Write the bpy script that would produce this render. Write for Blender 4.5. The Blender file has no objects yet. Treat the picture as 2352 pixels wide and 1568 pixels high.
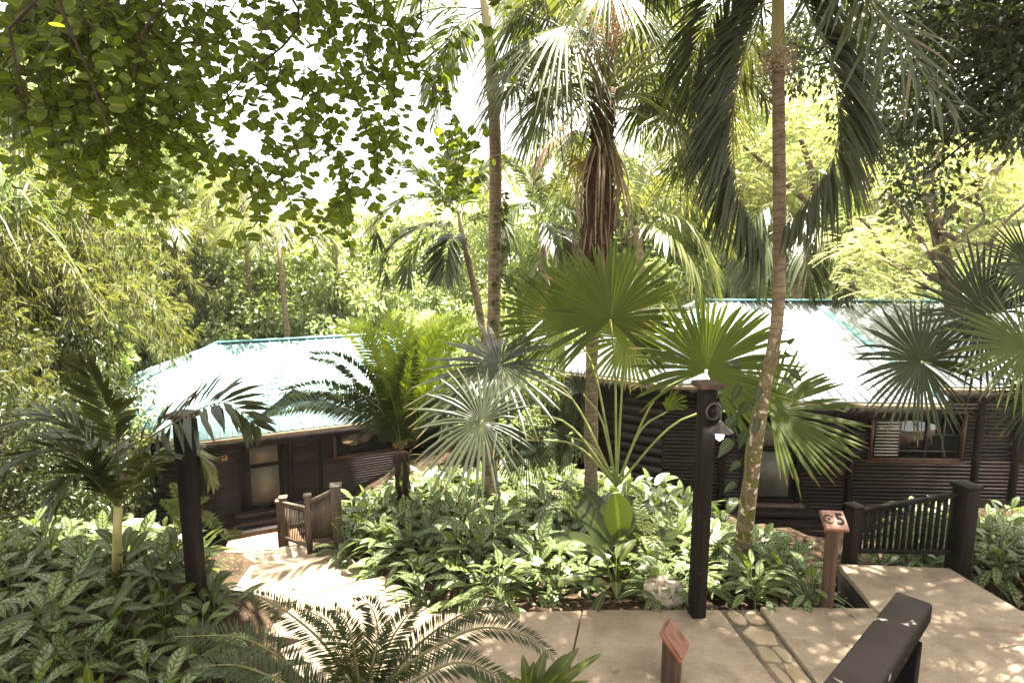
import bpy, math, random
import numpy as np
from mathutils import Vector
rng = np.random.default_rng(7); random.seed(7)
PI = math.pi
SC = bpy.context.scene; COL = SC.collection
V3 = lambda *a: np.array(a, float)
UP = V3(0, 0, 1)
# ------------------------------------------------------------------ camera model (photo coordinates -> world)
H = 3.8; F = 1307.0; PIT = math.radians(8.0); CX, CY = 1176.0, 784.0
_fw = V3(0, math.cos(PIT), -math.sin(PIT)); _up = V3(0, math.sin(PIT), math.cos(PIT))
def ray(px, py): return V3(1, 0, 0)*((px-CX)/F) + _up*(-(py-CY)/F) + _fw
def at(px, py, Y):
    d = ray(px, py); return V3(0, 0, H) + d*(Y/d[1])
def gnd(px, py, z):
    d = ray(px, py); return V3(0, 0, H) + d*((z-H)/d[2])
def sm(a, b, x):
    t = np.clip((x-a)/(b-a), 0, 1); return t*t*(3-2*t)
def g(x, y):                                   # terrain height
    x = np.asarray(x, float); y = np.asarray(y, float)
    z = -0.24*np.clip(y-5.8, 0, 9.5)
    z = z - 0.50*np.clip(-x-2.0, 0, 6)*sm(7.5, 14, y)
    z = z + 0.25*sm(-2.6, -4.5, x)*(1-sm(5.5, 9, y))
    z = z - 0.2*sm(3.0, 4.2, x)*sm(6.6, 9, y)
    z = z - 1.6*sm(18, 30, y)
    for cx, cy, cz, r0, r1 in CARVE:
        w = 1-sm(r0, r1, np.hypot(x-cx, y-cy)); z = z + (np.minimum(cz, z)-z)*w
    return z - 0.06
CARVE = []
def nrm(a):
    a = np.asarray(a, float); return a/(np.linalg.norm(a, axis=-1, keepdims=True)+1e-12)
for _px, _py, _z, _r0, _r1 in ((720, 1340, -1.12, .75, 1.3), (650, 1350, -1.12, .7, 1.3), (830, 1375, -.8, .55, 1.0), (900, 1450, -.5, .75, 1.2), (760, 1460, -.75, .6, 1.1), (640, 1285, -1.6, .5, 1.0), (620, 1230, -4.95, 1.9, 3.2), (560, 1215, -4.95, 1.6, 3.2), (1900, 1250, -3.1, 1.9, 3.2), (1940, 1300, -1.6, .5, 1.2)):
    _p = gnd(_px, _py, _z+.1); CARVE.append((_p[0], _p[1], _z, _r0, _r1))
# ------------------------------------------------------------------ mesh builder
class MB:
    def __init__(s): s.v = []; s.u = []; s.f = []; s.n = 0
    def add(s, v, faces, uv=None):
        v = np.asarray(v, float).reshape(-1, 3)
        if uv is None: uv = np.zeros((len(v), 2))
        s.v.append(v); s.u.append(np.asarray(uv, float).reshape(-1, 2))
        for fa in faces:
            fa = np.asarray(fa, int)
            if fa.size: s.f.append(fa.reshape(-1, fa.shape[-1]) + s.n)
        s.n += len(v)
    def build(s, name, mat, parent=None, smooth=False, bevel=0):
        v = np.concatenate(s.v); u = np.concatenate(s.u)
        if parent is not None: v = v - wloc(parent)
        me = bpy.data.meshes.new(name)
        li = np.concatenate([a.ravel() for a in s.f]).astype(np.int32)
        tot = np.concatenate([np.full(len(a), a.shape[1]) for a in s.f])
        st = np.concatenate([[0], np.cumsum(tot)[:-1]]).astype(np.int32)
        me.vertices.add(len(v)); me.vertices.foreach_set('co', v.astype(np.float32).ravel())
        me.loops.add(len(li)); me.loops.foreach_set('vertex_index', li)
        me.polygons.add(len(st)); me.polygons.foreach_set('loop_start', st)
        if smooth: me.polygons.foreach_set('use_smooth', np.ones(len(st), bool))
        uvl = me.uv_layers.new(name='UVMap'); uvl.data.foreach_set('uv', u[li].astype(np.float32).ravel())
        me.update(calc_edges=True); me.validate()
        me.materials.append(mat)
        o = bpy.data.objects.new(name, me); COL.objects.link(o)
        if parent is not None: o.parent = parent
        if bevel:
            m = o.modifiers.new('bevel', 'BEVEL'); m.width = bevel; m.segments = 2; m.limit_method = 'ANGLE'
        return o
def wloc(o):
    l = np.array(o.location, float)
    while o.parent: o = o.parent; l = l + np.array(o.location, float)
    return l
def tag(o, label=None, cat=None, group=None, kind=None):
    if label: o['label'] = label
    if cat: o['category'] = cat
    if group: o['group'] = group
    if kind: o['kind'] = kind
    return o
def thing(name, label, cat, loc=(0, 0, 0), group=None):
    o = bpy.data.objects.new(name, None); COL.objects.link(o); o.location = Vector(tuple(float(c) for c in loc))
    o.empty_display_size = .2
    return tag(o, label, cat, group)
def copy_tree(o, loc, rz, sc, label=None, group=None, tilt=(0, 0)):
    def rec(a, p):
        c = a.copy(); COL.objects.link(c)
        if p: c.parent = p
        for k in list(a.children): rec(k, c)
        return c
    c = rec(o, None)
    c.location = Vector(tuple(float(q) for q in loc)); c.rotation_euler = (tilt[0], tilt[1], rz)
    c.scale = (sc, sc, sc) if np.isscalar(sc) else sc
    if label: c['label'] = label
    if group: c['group'] = group
    return c
def grid_faces(n, rows, cols):                # n grids of rows x cols verts
    r, c = np.meshgrid(np.arange(rows-1), np.arange(cols-1), indexing='ij')
    q = np.stack([r*cols+c, r*cols+c+1, (r+1)*cols+c+1, (r+1)*cols+c], -1).reshape(-1, 4)
    return (np.arange(n)[:, None, None]*rows*cols + q[None]).reshape(-1, 4)
def lance(v): return np.maximum(.03, np.sin(PI*np.clip(v, 0, 1)**.75)**.8)
def ellip(v): return np.maximum(.06, np.sin(PI*np.clip(.02+.98*v, 0, 1)**.9)**.75)
def strap(v): return np.maximum(.03, np.minimum(1, .55+v*3)*np.clip((1-v)*2.2, 0, 1)**.7)
def leaves(mb, P, D, N, L, W, droop=.2, segs=3, prof=lance, fold=.2, wave=0):
    P = np.asarray(P, float).reshape(-1, 3); n = len(P)
    D = nrm(np.broadcast_to(D, (n, 3))); N = np.broadcast_to(N, (n, 3))
    S = nrm(np.cross(D, N)); N2 = np.cross(S, D)
    L = np.broadcast_to(L, (n,)); W = np.broadcast_to(W, (n,)); dr = np.broadcast_to(droop, (n,))
    v = np.linspace(0, 1, segs+1)
    c = P[:, None] + D[:, None]*(L[:, None]*v)[..., None] - UP*(dr[:, None]*L[:, None]*v**2)[..., None]
    w = W[:, None]/2*prof(v)
    fo = (fold*w)[..., None]*N2[:, None]
    l = c - S[:, None]*w[..., None] + fo; r = c + S[:, None]*w[..., None] + fo
    vv = np.stack([l, c, r], 2)
    uv = np.stack(np.broadcast_arrays(np.array([0, .5, 1])[None, None], v[None, :, None]), -1)
    uv = np.broadcast_to(uv, (n, segs+1, 3, 2))
    mb.add(vv, [grid_faces(n, segs+1, 3)], uv)
def qleaves(mb, P, D, N, L, W, droop=.15):        # cheap folded diamond leaf (1 quad, 4 verts)
    P = np.asarray(P, float); n = len(P); D = nrm(D); S = nrm(np.cross(D, N)); N2 = np.cross(S, D)
    L = np.broadcast_to(L, (n,))[:, None]; W = np.broadcast_to(W, (n,))[:, None]
    m = P + D*L*.45 + N2*W*.0
    vv = np.stack([P, m - S*W/2 + N2*W*.15, P + D*L - UP*L*droop, m + S*W/2 + N2*W*.15], 1)
    b = np.arange(n)[:, None]*4
    mb.add(vv, [b + np.array([0, 1, 2]), b + np.array([0, 2, 3])], np.tile([[.5, 0], [0, .5], [.5, 1], [1, .5]], (n, 1)))
def rdir(n): return nrm(rng.normal(size=(n, 3)))
def tube(mb, pts, rad, sides=8, cap=True):
    p = np.asarray(pts, float); m = len(p); rad = np.broadcast_to(rad, (m,))
    t = nrm(np.gradient(p, axis=0)); ref = V3(1, 0, 0) if abs(t[0][0]) < .8 else V3(0, 1, 0)
    a = []; r = ref
    for i in range(m):
        r = nrm(r - t[i]*np.dot(r, t[i])); a.append(r)
    a = np.array(a); b = np.cross(t, a)
    th = np.linspace(0, 2*PI, sides, endpoint=False)
    vv = p[:, None] + rad[:, None, None]*(a[:, None]*np.cos(th)[None, :, None] + b[:, None]*np.sin(th)[None, :, None])
    i, j = np.meshgrid(np.arange(m-1), np.arange(sides), indexing='ij'); k = (j+1) % sides
    q = np.stack([i*sides+j, i*sides+k, (i+1)*sides+k, (i+1)*sides+j], -1).reshape(-1, 4)
    L = np.concatenate([[0], np.cumsum(np.linalg.norm(np.diff(p, axis=0), axis=1))])
    uv = np.stack(np.broadcast_arrays(th[None]/(2*PI), L[:, None]), -1)
    fs = [q]
    if cap: fs += [np.arange(sides)[None, ::-1], (np.arange(sides)+(m-1)*sides)[None]]
    mb.add(vv, fs, uv)
def spline(pts, n):
    p = np.asarray(pts, float); m = len(p)
    if m == 2: return p[0] + (p[1]-p[0])*np.linspace(0, 1, n)[:, None]
    q = np.concatenate([[2*p[0]-p[1]], p, [2*p[-1]-p[-2]]])
    d = np.concatenate([[0], np.cumsum(np.linalg.norm(np.diff(p, axis=0), axis=1))])
    s = np.linspace(0, d[-1], n); out = []
    for x in s:
        i = min(max(np.searchsorted(d, x, side='right')-1, 0), m-2)
        t = (x-d[i])/max(d[i+1]-d[i], 1e-9); a, b, c, e = q[i], q[i+1], q[i+2], q[i+3]
        out.append(.5*((2*b)+(-a+c)*t+(2*a-5*b+4*c-e)*t*t+(-a+3*b-3*c+e)*t**3))
    return np.array(out)
BQ = np.array([[0, 1, 3, 2], [4, 6, 7, 5], [0, 4, 5, 1], [2, 3, 7, 6], [0, 2, 6, 4], [1, 5, 7, 3]])
def box(mb, c, s, R=None):
    k = np.array([[x, y, z] for x in (-.5, .5) for y in (-.5, .5) for z in (-.5, .5)])*np.asarray(s, float)
    if R is not None: k = k @ np.asarray(R, float)
    uv = k[:, :2]*0 + np.stack([k[:, 0]+k[:, 1], k[:, 2]], -1)*1.0
    mb.add(k + np.asarray(c, float), [BQ], uv)
def rz(a): return np.array([[math.cos(a), math.sin(a), 0], [-math.sin(a), math.cos(a), 0], [0, 0, 1]])
def beam(mb, A, B, w, h, up=UP):
    A = np.asarray(A, float); B = np.asarray(B, float); d = B-A; L = np.linalg.norm(d); x = d/L
    y = nrm(np.cross(up, x)); z = np.cross(x, y)
    box(mb, (A+B)/2, (L, w, h), np.array([x, y, z]))
def prism(mb, poly, thick):                    # flat 3d polygon extruded down its normal
    p = np.asarray(poly, float); n = len(p); nn = nrm(np.cross(p[1]-p[0], p[2]-p[0]))
    if nn[2] < 0: nn = -nn; p = p[::-1]
    v = np.concatenate([p, p-nn*thick]); i = np.arange(n); j = (i+1) % n
    mb.add(v, [i[None], (i[::-1]+n)[None], np.stack([i+n, j+n, j, i], -1)], v[:, :2])
# ------------------------------------------------------------------ materials
def newmat(name):
    m = bpy.data.materials.new(name); m.use_nodes = True; nt = m.node_tree; nt.nodes.clear()
    out = nt.nodes.new('ShaderNodeOutputMaterial')
    def nd(t, **k):
        x = nt.nodes.new(t)
        for a, b in k.items(): setattr(x, a, b)
        return x
    return m, nt, out, nd
def ramp(nd, stops):
    r = nd('ShaderNodeValToRGB'); e = r.color_ramp.elements
    while len(e) < len(stops): e.new(.5)
    for i, (p, c) in enumerate(stops): e[i].position = p; e[i].color = (*c, 1)
    return r
def leafmat(name, c1, c2, tr, tmul=1.7, rough=.42, spec=.4, pattern=None, dead=None, tcol=None):
    m, nt, out, nd = newmat(name); lk = nt.links.new
    c1, c2 = [(c[0]*(1.2 if c[1] > c[0] else 1), c[1], c[2]*1.15) for c in (c1, c2)]
    geo = nd('ShaderNodeNewGeometry'); oi = nd('ShaderNodeObjectInfo')
    ad = nd('ShaderNodeMath', operation='ADD'); lk(geo.outputs['Random Per Island'], ad.inputs[0])
    mu = nd('ShaderNodeMath', operation='MULTIPLY'); lk(oi.outputs['Random'], mu.inputs[0]); mu.inputs[1].default_value = .6
    lk(mu.outputs[0], ad.inputs[1]); di = nd('ShaderNodeMath', operation='MULTIPLY'); lk(ad.outputs[0], di.inputs[0]); di.inputs[1].default_value = 1/1.6
    st = [(0, c1), (.95, c2)]
    if dead: st = [(0, c1), (.9, c2), (.95, dead), (1, dead)]
    r = ramp(nd, st); lk(di.outputs[0], r.inputs[0]); col = r.outputs[0]
    uvn = nd('ShaderNodeUVMap'); sp = nd('ShaderNodeSeparateXYZ'); lk(uvn.outputs[0], sp.inputs[0])
    if pattern == 'aglao':
        # pale feathering between side veins, green margin and midrib
        a = nd('ShaderNodeMath', operation='SUBTRACT'); lk(sp.outputs[0], a.inputs[0]); a.inputs[1].default_value = .5
        b = nd('ShaderNodeMath', operation='ABSOLUTE'); lk(a.outputs[0], b.inputs[0])
        vv = nd('ShaderNodeMath', operation='MULTIPLY_ADD'); lk(b.outputs[0], vv.inputs[0]); vv.inputs[1].default_value = -.35; lk(sp.outputs[1], vv.inputs[2])
        w = nd('ShaderNodeMath', operation='MULTIPLY'); lk(vv.outputs[0], w.inputs[0]); w.inputs[1].default_value = 42
        no = nd('ShaderNodeTexNoise'); no.inputs['Scale'].default_value = 22; tc = nd('ShaderNodeTexCoord'); lk(tc.outputs['Object'], no.inputs['Vector'])
        w2 = nd('ShaderNodeMath', operation='MULTIPLY_ADD'); lk(no.outputs[0], w2.inputs[0]); w2.inputs[1].default_value = 5; lk(w.outputs[0], w2.inputs[2])
        si = nd('ShaderNodeMath', operation='SINE'); lk(w2.outputs[0], si.inputs[0])
        e1 = nd('ShaderNodeMapRange'); lk(b.outputs[0], e1.inputs[0]); e1.inputs[1].default_value = .46; e1.inputs[2].default_value = .3
        e2 = nd('ShaderNodeMapRange'); lk(b.outputs[0], e2.inputs[0]); e2.inputs[1].default_value = .02; e2.inputs[2].default_value = .1
        mm = nd('ShaderNodeMath', operation='MULTIPLY'); lk(e1.outputs[0], mm.inputs[0]); lk(e2.outputs[0], mm.inputs[1])
        s2 = nd('ShaderNodeMapRange'); lk(si.outputs[0], s2.inputs[0]); s2.inputs[1].default_value = -.9; s2.inputs[2].default_value = .1
        m3 = nd('ShaderNodeMath', operation='MULTIPLY'); lk(mm.outputs[0], m3.inputs[0]); lk(s2.outputs[0], m3.inputs[1])
        mx = nd('ShaderNodeMix', data_type='RGBA'); lk(m3.outputs[0], mx.inputs[0]); lk(col, mx.inputs[6]); mx.inputs[7].default_value = (.16, .21, .085, 1); col = mx.outputs[2]
    if name.startswith('fan'):
        tn = nd('ShaderNodeTexNoise'); tn.inputs['Scale'].default_value = 5; tcn = nd('ShaderNodeTexCoord'); lk(tcn.outputs['Object'], tn.inputs['Vector'])
        ta = nd('ShaderNodeMath', operation='MULTIPLY_ADD'); lk(tn.outputs[0], ta.inputs[0]); ta.inputs[1].default_value = .34; lk(sp.outputs[1], ta.inputs[2])
        te = nd('ShaderNodeMapRange'); lk(ta.outputs[0], te.inputs[0]); te.inputs[1].default_value = 1.09; te.inputs[2].default_value = 1.15
        mx = nd('ShaderNodeMix', data_type='RGBA'); lk(te.outputs[0], mx.inputs[0]); lk(col, mx.inputs[6]); mx.inputs[7].default_value = (.17, .12, .05, 1); col = mx.outputs[2]
    if pattern == 'rib':
        a = nd('ShaderNodeMath', operation='SUBTRACT'); lk(sp.outputs[0], a.inputs[0]); a.inputs[1].default_value = .5
        b = nd('ShaderNodeMath', operation='ABSOLUTE'); lk(a.outputs[0], b.inputs[0])
        e = nd('ShaderNodeMapRange'); lk(b.outputs[0], e.inputs[0]); e.inputs[1].default_value = .09; e.inputs[2].default_value = .02
        mx = nd('ShaderNodeMix', data_type='RGBA'); lk(e.outputs[0], mx.inputs[0]); lk(col, mx.inputs[6]); mx.inputs[7].default_value = (c2[0]*1.6, c2[1]*1.5, c2[2]*1.3, 1); col = mx.outputs[2]
    p = nd('ShaderNodeBsdfPrincipled'); lk(col, p.inputs['Base Color']); p.inputs['Roughness'].default_value = rough; p.inputs['Specular IOR Level'].default_value = spec
    t = nd('ShaderNodeBsdfTranslucent')
    tm = nd('ShaderNodeMix', data_type='RGBA', blend_type='MULTIPLY'); tm.inputs[0].default_value = 1; lk(col, tm.inputs[6])
    tt = tcol or (tmul*1.1, tmul*1.15, tmul*.45); tm.inputs[7].default_value = (*tt, 1); lk(tm.outputs[2], t.inputs[0])
    mix = nd('ShaderNodeMixShader'); mix.inputs[0].default_value = tr; lk(p.outputs[0], mix.inputs[1]); lk(t.outputs[0], mix.inputs[2])
    lk(mix.outputs[0], out.inputs[0]); return m
def surf(name, c1, c2, scale=(3, 3, 3), rough=.7, spec=.3, bump=.2, detail=6, mid=(.35, .65), c3=None, c3s=25, c3t=.62, c3w=.06, metal=0, dist=0, bscale=None, isl=0):
    m, nt, out, nd = newmat(name); lk = nt.links.new
    tc = nd('ShaderNodeTexCoord'); mp = nd('ShaderNodeMapping'); lk(tc.outputs['Object'], mp.inputs[0]); mp.inputs['Scale'].default_value = scale
    n = nd('ShaderNodeTexNoise'); lk(mp.outputs[0], n.inputs['Vector']); n.inputs['Scale'].default_value = 1; n.inputs['Detail'].default_value = detail; n.inputs['Distortion'].default_value = dist
    r = ramp(nd, [(mid[0], c1), (mid[1], c2)]); lk(n.outputs[0], r.inputs[0]); col = r.outputs[0]
    if c3:
        n2 = nd('ShaderNodeTexNoise'); lk(tc.outputs['Object'], n2.inputs['Vector']); n2.inputs['Scale'].default_value = c3s; n2.inputs['Detail'].default_value = 4
        e = nd('ShaderNodeMapRange'); lk(n2.outputs[0], e.inputs[0]); e.inputs[1].default_value = c3t; e.inputs[2].default_value = c3t+c3w
        mx = nd('ShaderNodeMix', data_type='RGBA'); lk(e.outputs[0], mx.inputs[0]); lk(col, mx.inputs[6]); mx.inputs[7].default_value = (*c3, 1); col = mx.outputs[2]
    if isl:
        ge = nd('ShaderNodeNewGeometry'); er = nd('ShaderNodeMapRange'); lk(ge.outputs['Random Per Island'], er.inputs[0]); er.inputs[3].default_value = 1-isl; er.inputs[4].default_value = 1+isl
        hv = nd('ShaderNodeHueSaturation'); lk(col, hv.inputs['Color']); lk(er.outputs[0], hv.inputs['Value']); col = hv.outputs[0]
    if bscale:
        mp3 = nd('ShaderNodeMapping'); lk(tc.outputs['Object'], mp3.inputs[0]); mp3.inputs['Scale'].default_value = bscale
        n4 = nd('ShaderNodeTexNoise'); lk(mp3.outputs[0], n4.inputs['Vector']); n4.inputs['Scale'].default_value = 1; n4.inputs['Detail'].default_value = 5; n4.inputs['Distortion'].default_value = 1.2
        er = nd('ShaderNodeMapRange'); lk(n4.outputs[0], er.inputs[0]); er.inputs[1].default_value = .3; er.inputs[2].default_value = .7; er.inputs[3].default_value = .86; er.inputs[4].default_value = 1.1
        hv = nd('ShaderNodeHueSaturation'); lk(col, hv.inputs['Color']); lk(er.outputs[0], hv.inputs['Value']); col = hv.outputs[0]
    p = nd('ShaderNodeBsdfPrincipled'); lk(col, p.inputs['Base Color']); p.inputs['Roughness'].default_value = rough; p.inputs['Specular IOR Level'].default_value = spec; p.inputs['Metallic'].default_value = metal
    if bump:
        b = nd('ShaderNodeBump'); b.inputs['Strength'].default_value = bump; b.inputs['Distance'].default_value = .02
        if bscale:
            mp2 = nd('ShaderNodeMapping'); lk(tc.outputs['Object'], mp2.inputs[0]); mp2.inputs['Scale'].default_value = bscale
            n3 = nd('ShaderNodeTexNoise'); lk(mp2.outputs[0], n3.inputs['Vector']); n3.inputs['Scale'].default_value = 1; n3.inputs['Detail'].default_value = 5; n3.inputs['Distortion'].default_value = 1.2
            lk(n3.outputs[0], b.inputs['Height'])
        else: lk(n.outputs[0], b.inputs['Height'])
        lk(b.outputs[0], p.inputs['Normal'])
    lk(p.outputs[0], out.inputs[0]); return m
def trunkmat(name, c1, c2, ring, ringscale=16, moss=None, spots=None):
    m, nt, out, nd = newmat(name); lk = nt.links.new
    tc = nd('ShaderNodeTexCoord'); n = nd('ShaderNodeTexNoise'); lk(tc.outputs['Object'], n.inputs['Vector']); n.inputs['Scale'].default_value = 9; n.inputs['Detail'].default_value = 7
    r = ramp(nd, [(.3, c1), (.7, c2)]); lk(n.outputs[0], r.inputs[0]); col = r.outputs[0]
    uvn = nd('ShaderNodeUVMap'); sp = nd('ShaderNodeSeparateXYZ'); lk(uvn.outputs[0], sp.inputs[0])
    w = nd('ShaderNodeMath', operation='MULTIPLY'); lk(sp.outputs[1], w.inputs[0]); w.inputs[1].default_value = ringscale
    w2 = nd('ShaderNodeMath', operation='MULTIPLY_ADD'); lk(n.outputs[0], w2.inputs[0]); w2.inputs[1].default_value = 1.2; lk(w.outputs[0], w2.inputs[2])
    fr = nd('ShaderNodeMath', operation='FRACT'); lk(w2.outputs[0], fr.inputs[0])
    e = nd('ShaderNodeMapRange'); lk(fr.outputs[0], e.inputs[0]); e.inputs[1].default_value = .78; e.inputs[2].default_value = .92
    mx = nd('ShaderNodeMix', data_type='RGBA'); lk(e.outputs[0], mx.inputs[0]); lk(col, mx.inputs[6]); mx.inputs[7].default_value = (*ring, 1); col = mx.outputs[2]
    def over(scale, thr, c, zr=None):
        nonlocal col
        k = nd('ShaderNodeTexNoise'); lk(tc.outputs['Object'], k.inputs['Vector']); k.inputs['Scale'].default_value = scale; k.inputs['Detail'].default_value = 3
        e = nd('ShaderNodeMapRange'); lk(k.outputs[0], e.inputs[0]); e.inputs[1].default_value = thr; e.inputs[2].default_value = thr+.05; f = e.outputs[0]
        if zr:
            s = nd('ShaderNodeMapRange'); lk(sp.outputs[1], s.inputs[0]); s.inputs[1].default_value = zr[0]; s.inputs[2].default_value = zr[1]
            q = nd('ShaderNodeMath', operation='MULTIPLY'); lk(f, q.inputs[0]); lk(s.outputs[0], q.inputs[1]); f = q.outputs[0]
        mx = nd('ShaderNodeMix', data_type='RGBA'); lk(f, mx.inputs[0]); lk(col, mx.inputs[6]); mx.inputs[7].default_value = (*c, 1); col = mx.outputs[2]
    if moss: over(6, moss[3], moss[:3], moss[4] if len(moss) > 4 else None)
    if spots: over(13, spots[3], spots[:3], spots[4] if len(spots) > 4 else None)
    p = nd('ShaderNodeBsdfPrincipled'); lk(col, p.inputs['Base Color']); p.inputs['Roughness'].default_value = .8; p.inputs['Specular IOR Level'].default_value = .2
    b = nd('ShaderNodeBump'); b.inputs['Strength'].default_value = .5; b.inputs['Distance'].default_value = .02; lk(n.outputs[0], b.inputs['Height']); lk(b.outputs[0], p.inputs['Normal'])
    lk(p.outputs[0], out.inputs[0]); return m
def emit(name, c, s):
    m, nt, out, nd = newmat(name); e = nd('ShaderNodeEmission'); e.inputs[0].default_value = (*c, 1); e.inputs[1].default_value = s; nt.links.new(e.outputs[0], out.inputs[0]); return m
def glassmat(name, c, rough=.03):
    m, nt, out, nd = newmat(name); p = nd('ShaderNodeBsdfPrincipled'); p.inputs['Base Color'].default_value = (*c, 1); p.inputs['Roughness'].default_value = rough; p.inputs['Specular IOR Level'].default_value = 1.0; p.inputs['Coat Weight'].default_value = .6; p.inputs['Coat Roughness'].default_value = .02; nt.links.new(p.outputs[0], out.inputs[0]); return m
M = {}
M['soil'] = surf('soil', (.02, .014, .009), (.055, .038, .024), (4, 4, 4), .95, .1, .7, 9, c3=(.16, .1, .06), c3s=30, c3t=.6)
M['slab'] = surf('concrete', (.21, .158, .11), (.35, .275, .195), (1.3, 1.3, 1.3), .75, .3, .6, 8, (.3, .7), c3=(.19, .145, .10), c3s=2.6, c3t=.5, c3w=.22, dist=.6, bscale=(14, 24, 8))
M['patio'] = surf('patio_clay', (.24, .13, .075), (.42, .27, .17), (2, 2, 2), .8, .2, .3, 7)
M['stone'] = surf('paving_stone', (.22, .165, .10), (.33, .26, .17), (3, 3, 3), .75, .3, .4, 7)
M['mortar'] = surf('mortar', (.13, .105, .08), (.24, .20, .15), (6, 6, 6), .9, .1, .5, 8)
M['wood_dark'] = surf('dark_stained_wood', (.0045, .0038, .0035), (.017, .0125, .010), (12, 12, .8), .65, .1, .4, 10, c3=(.06, .05, .04), c3s=30, c3t=.67)
M['siding'] = surf('brown_siding', (.007, .0045, .0037), (.022, .013, .0095), (1.2, 1.2, 16), .5, .35, .3, 9, isl=.45)
M['wood_red'] = surf('reddish_wood', (.12, .048, .026), (.22, .095, .052), (14, 14, 2), .5, .4, .2, 8)
M['wood_post'] = surf('brown_wood_post', (.028, .016, .011), (.085, .045, .028), (16, 16, 1.5), .6, .3, .35, 8)
M['rail'] = surf('weathered_rail_wood', (.05, .034, .025), (.13, .095, .07), (12, 12, 2), .55, .4, .25, 8)
M['blackrail'] = surf('black_painted_wood', (.0035, .003, .0028), (.0065, .0055, .005), (3, 3, 3), .8, .02, .3, 8, c3=(.15, .14, .125), c3s=11, c3t=.645)
M['fascia'] = surf('pale_fascia', (.20, .15, .10), (.33, .26, .18), (3, 3, 3), .6, .3, .1, 5)
M['roof'] = surf('teal_metal_roof', (.25, .41, .42), (.31, .45, .46), (.6, .6, .6), .38, .5, .05, 6, c3=(.14, .13, .10), c3s=7, c3t=.70)
M['roof_pale'] = surf('pale_metal_roof', (.42, .48, .51), (.50, .55, .57), (.6, .6, .6), .38, .5, .05, 6, c3=(.16, .14, .11), c3s=8, c3t=.68)
M['roofcap'] = surf('roof_ridge_metal', (.16, .36, .38), (.22, .43, .45), (1, 1, 1), .35, .5, .05, 4)
M['frame'] = surf('window_frame_wood', (.05, .022, .012), (.1, .05, .026), (8, 8, 2), .5, .4, .1, 6)
M['panel'] = surf('frosted_door_panel', (.085, .085, .065), (.135, .13, .10), (2, 2, 2), .45, .4, .05, 5)
M['glass'] = glassmat('window_glass', (.012, .013, .012))
M['louvre'] = surf('pale_louvre', (.38, .36, .3), (.5, .48, .42), (4, 4, 4), .5, .4, 0)
M['iron'] = surf('dark_lamp_iron', (.03, .022, .02), (.06, .045, .04), (10, 10, 10), .35, .5, .1, 4)
M['bulb'] = emit('lit_bulb', (1, .97, .9), 3.0)
M['ink'] = surf('dark_routed_lettering', (.02, .012, .008), (.035, .02, .014), (9, 9, 9), .6, .2, 0)
M['plaque'] = surf('tan_plaque', (.42, .22, .09), (.52, .3, .13), (6, 6, 6), .5, .3, .05)
M['pinkwood'] = surf('sunbleached_sign_wood', (.30, .16, .12), (.40, .24, .18), (14, 5, 5), .45, .5, .15, 7)
M['rock'] = surf('limestone_rock', (.22, .18, .13), (.42, .36, .28), (7, 7, 7), .9, .2, .9, 9, c3=(.1, .085, .06), c3s=14, c3t=.58)
M['bark'] = surf('grey_brown_bark', (.06, .043, .03), (.16, .12, .085), (6, 6, 2), .9, .2, .8, 8)
M['bark_dark'] = surf('dark_twig_bark', (.022, .015, .010), (.05, .034, .024), (6, 6, 2), .85, .2, .5, 6)
M['palm_grey'] = trunkmat('ringed_palm_bark', (.14, .10, .065), (.29, .22, .15), (.10, .07, .05), 13, moss=(.08, .09, .02, .56, (3.6, .5)))
M['palm_lichen'] = trunkmat('lichen_palm_bark', (.11, .08, .05), (.25, .19, .13), (.10, .075, .05), 12, moss=(.10, .095, .022, .5, (4.4, 1.2)), spots=(.62, .55, .42, .585, (4.0, 2.4)))
M['palm_fib'] = surf('fibrous_palm_bark', (.045, .028, .019), (.13, .085, .058), (22, 22, 3), .9, .15, .9, 8)
M['shaft'] = surf('pale_crownshaft', (.33, .29, .15), (.48, .42, .25), (5, 5, 1.2), .45, .4, .1, 6)
M['shaft2'] = surf('olive_crownshaft', (.24, .23, .08), (.38, .33, .14), (6, 6, 1), .45, .4, .1, 6)
M['deadleaf'] = leafmat('dead_palm_leaf', (.20, .125, .07), (.34, .245, .15), .2, 1.2, .6, .3, tcol=(1.1, .9, .6))
M['deadstalk'] = surf('pale_dead_stalk', (.26, .18, .125), (.50, .40, .30), (9, 9, 2), .6, .3, .2)
M['stalk'] = surf('green_petiole', (.16, .19, .05), (.27, .29, .1), (4, 4, 4), .4, .4, .05)
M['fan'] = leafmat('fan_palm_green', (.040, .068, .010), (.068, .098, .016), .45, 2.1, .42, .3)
M['fan_lit'] = leafmat('fan_palm_sunlit', (.10, .145, .03), (.13, .17, .04), .5, 1.9, .4, .4)  # lighter copy of the fan green, sunlight put into the leaf colour
M['fan_dark'] = leafmat('fan_palm_shade', (.012, .022, .006), (.026, .04, .011), .25, 1.5, .45, .25)  # fan green darkened in colour for leaves standing in shade
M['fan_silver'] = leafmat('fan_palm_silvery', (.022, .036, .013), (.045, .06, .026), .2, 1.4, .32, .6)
M['fan_yel'] = leafmat('fan_palm_yellowing', (.16, .13, .02), (.24, .18, .03), .45, 1.6, .45, .3)
M['fan_far'] = leafmat('tall_fan_palm', (.035, .055, .015), (.075, .095, .03), .32, 1.8, .38, .5, dead=(.16, .1, .035))
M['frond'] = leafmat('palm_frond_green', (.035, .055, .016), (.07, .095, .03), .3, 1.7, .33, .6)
M['frond_dark'] = leafmat('palm_frond_shade', (.012, .019, .005), (.045, .06, .015), .26, 1.6, .42, .35, dead=(.12, .085, .035))  # frond green darkened so hanging fronds look like backlit silhouettes
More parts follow.
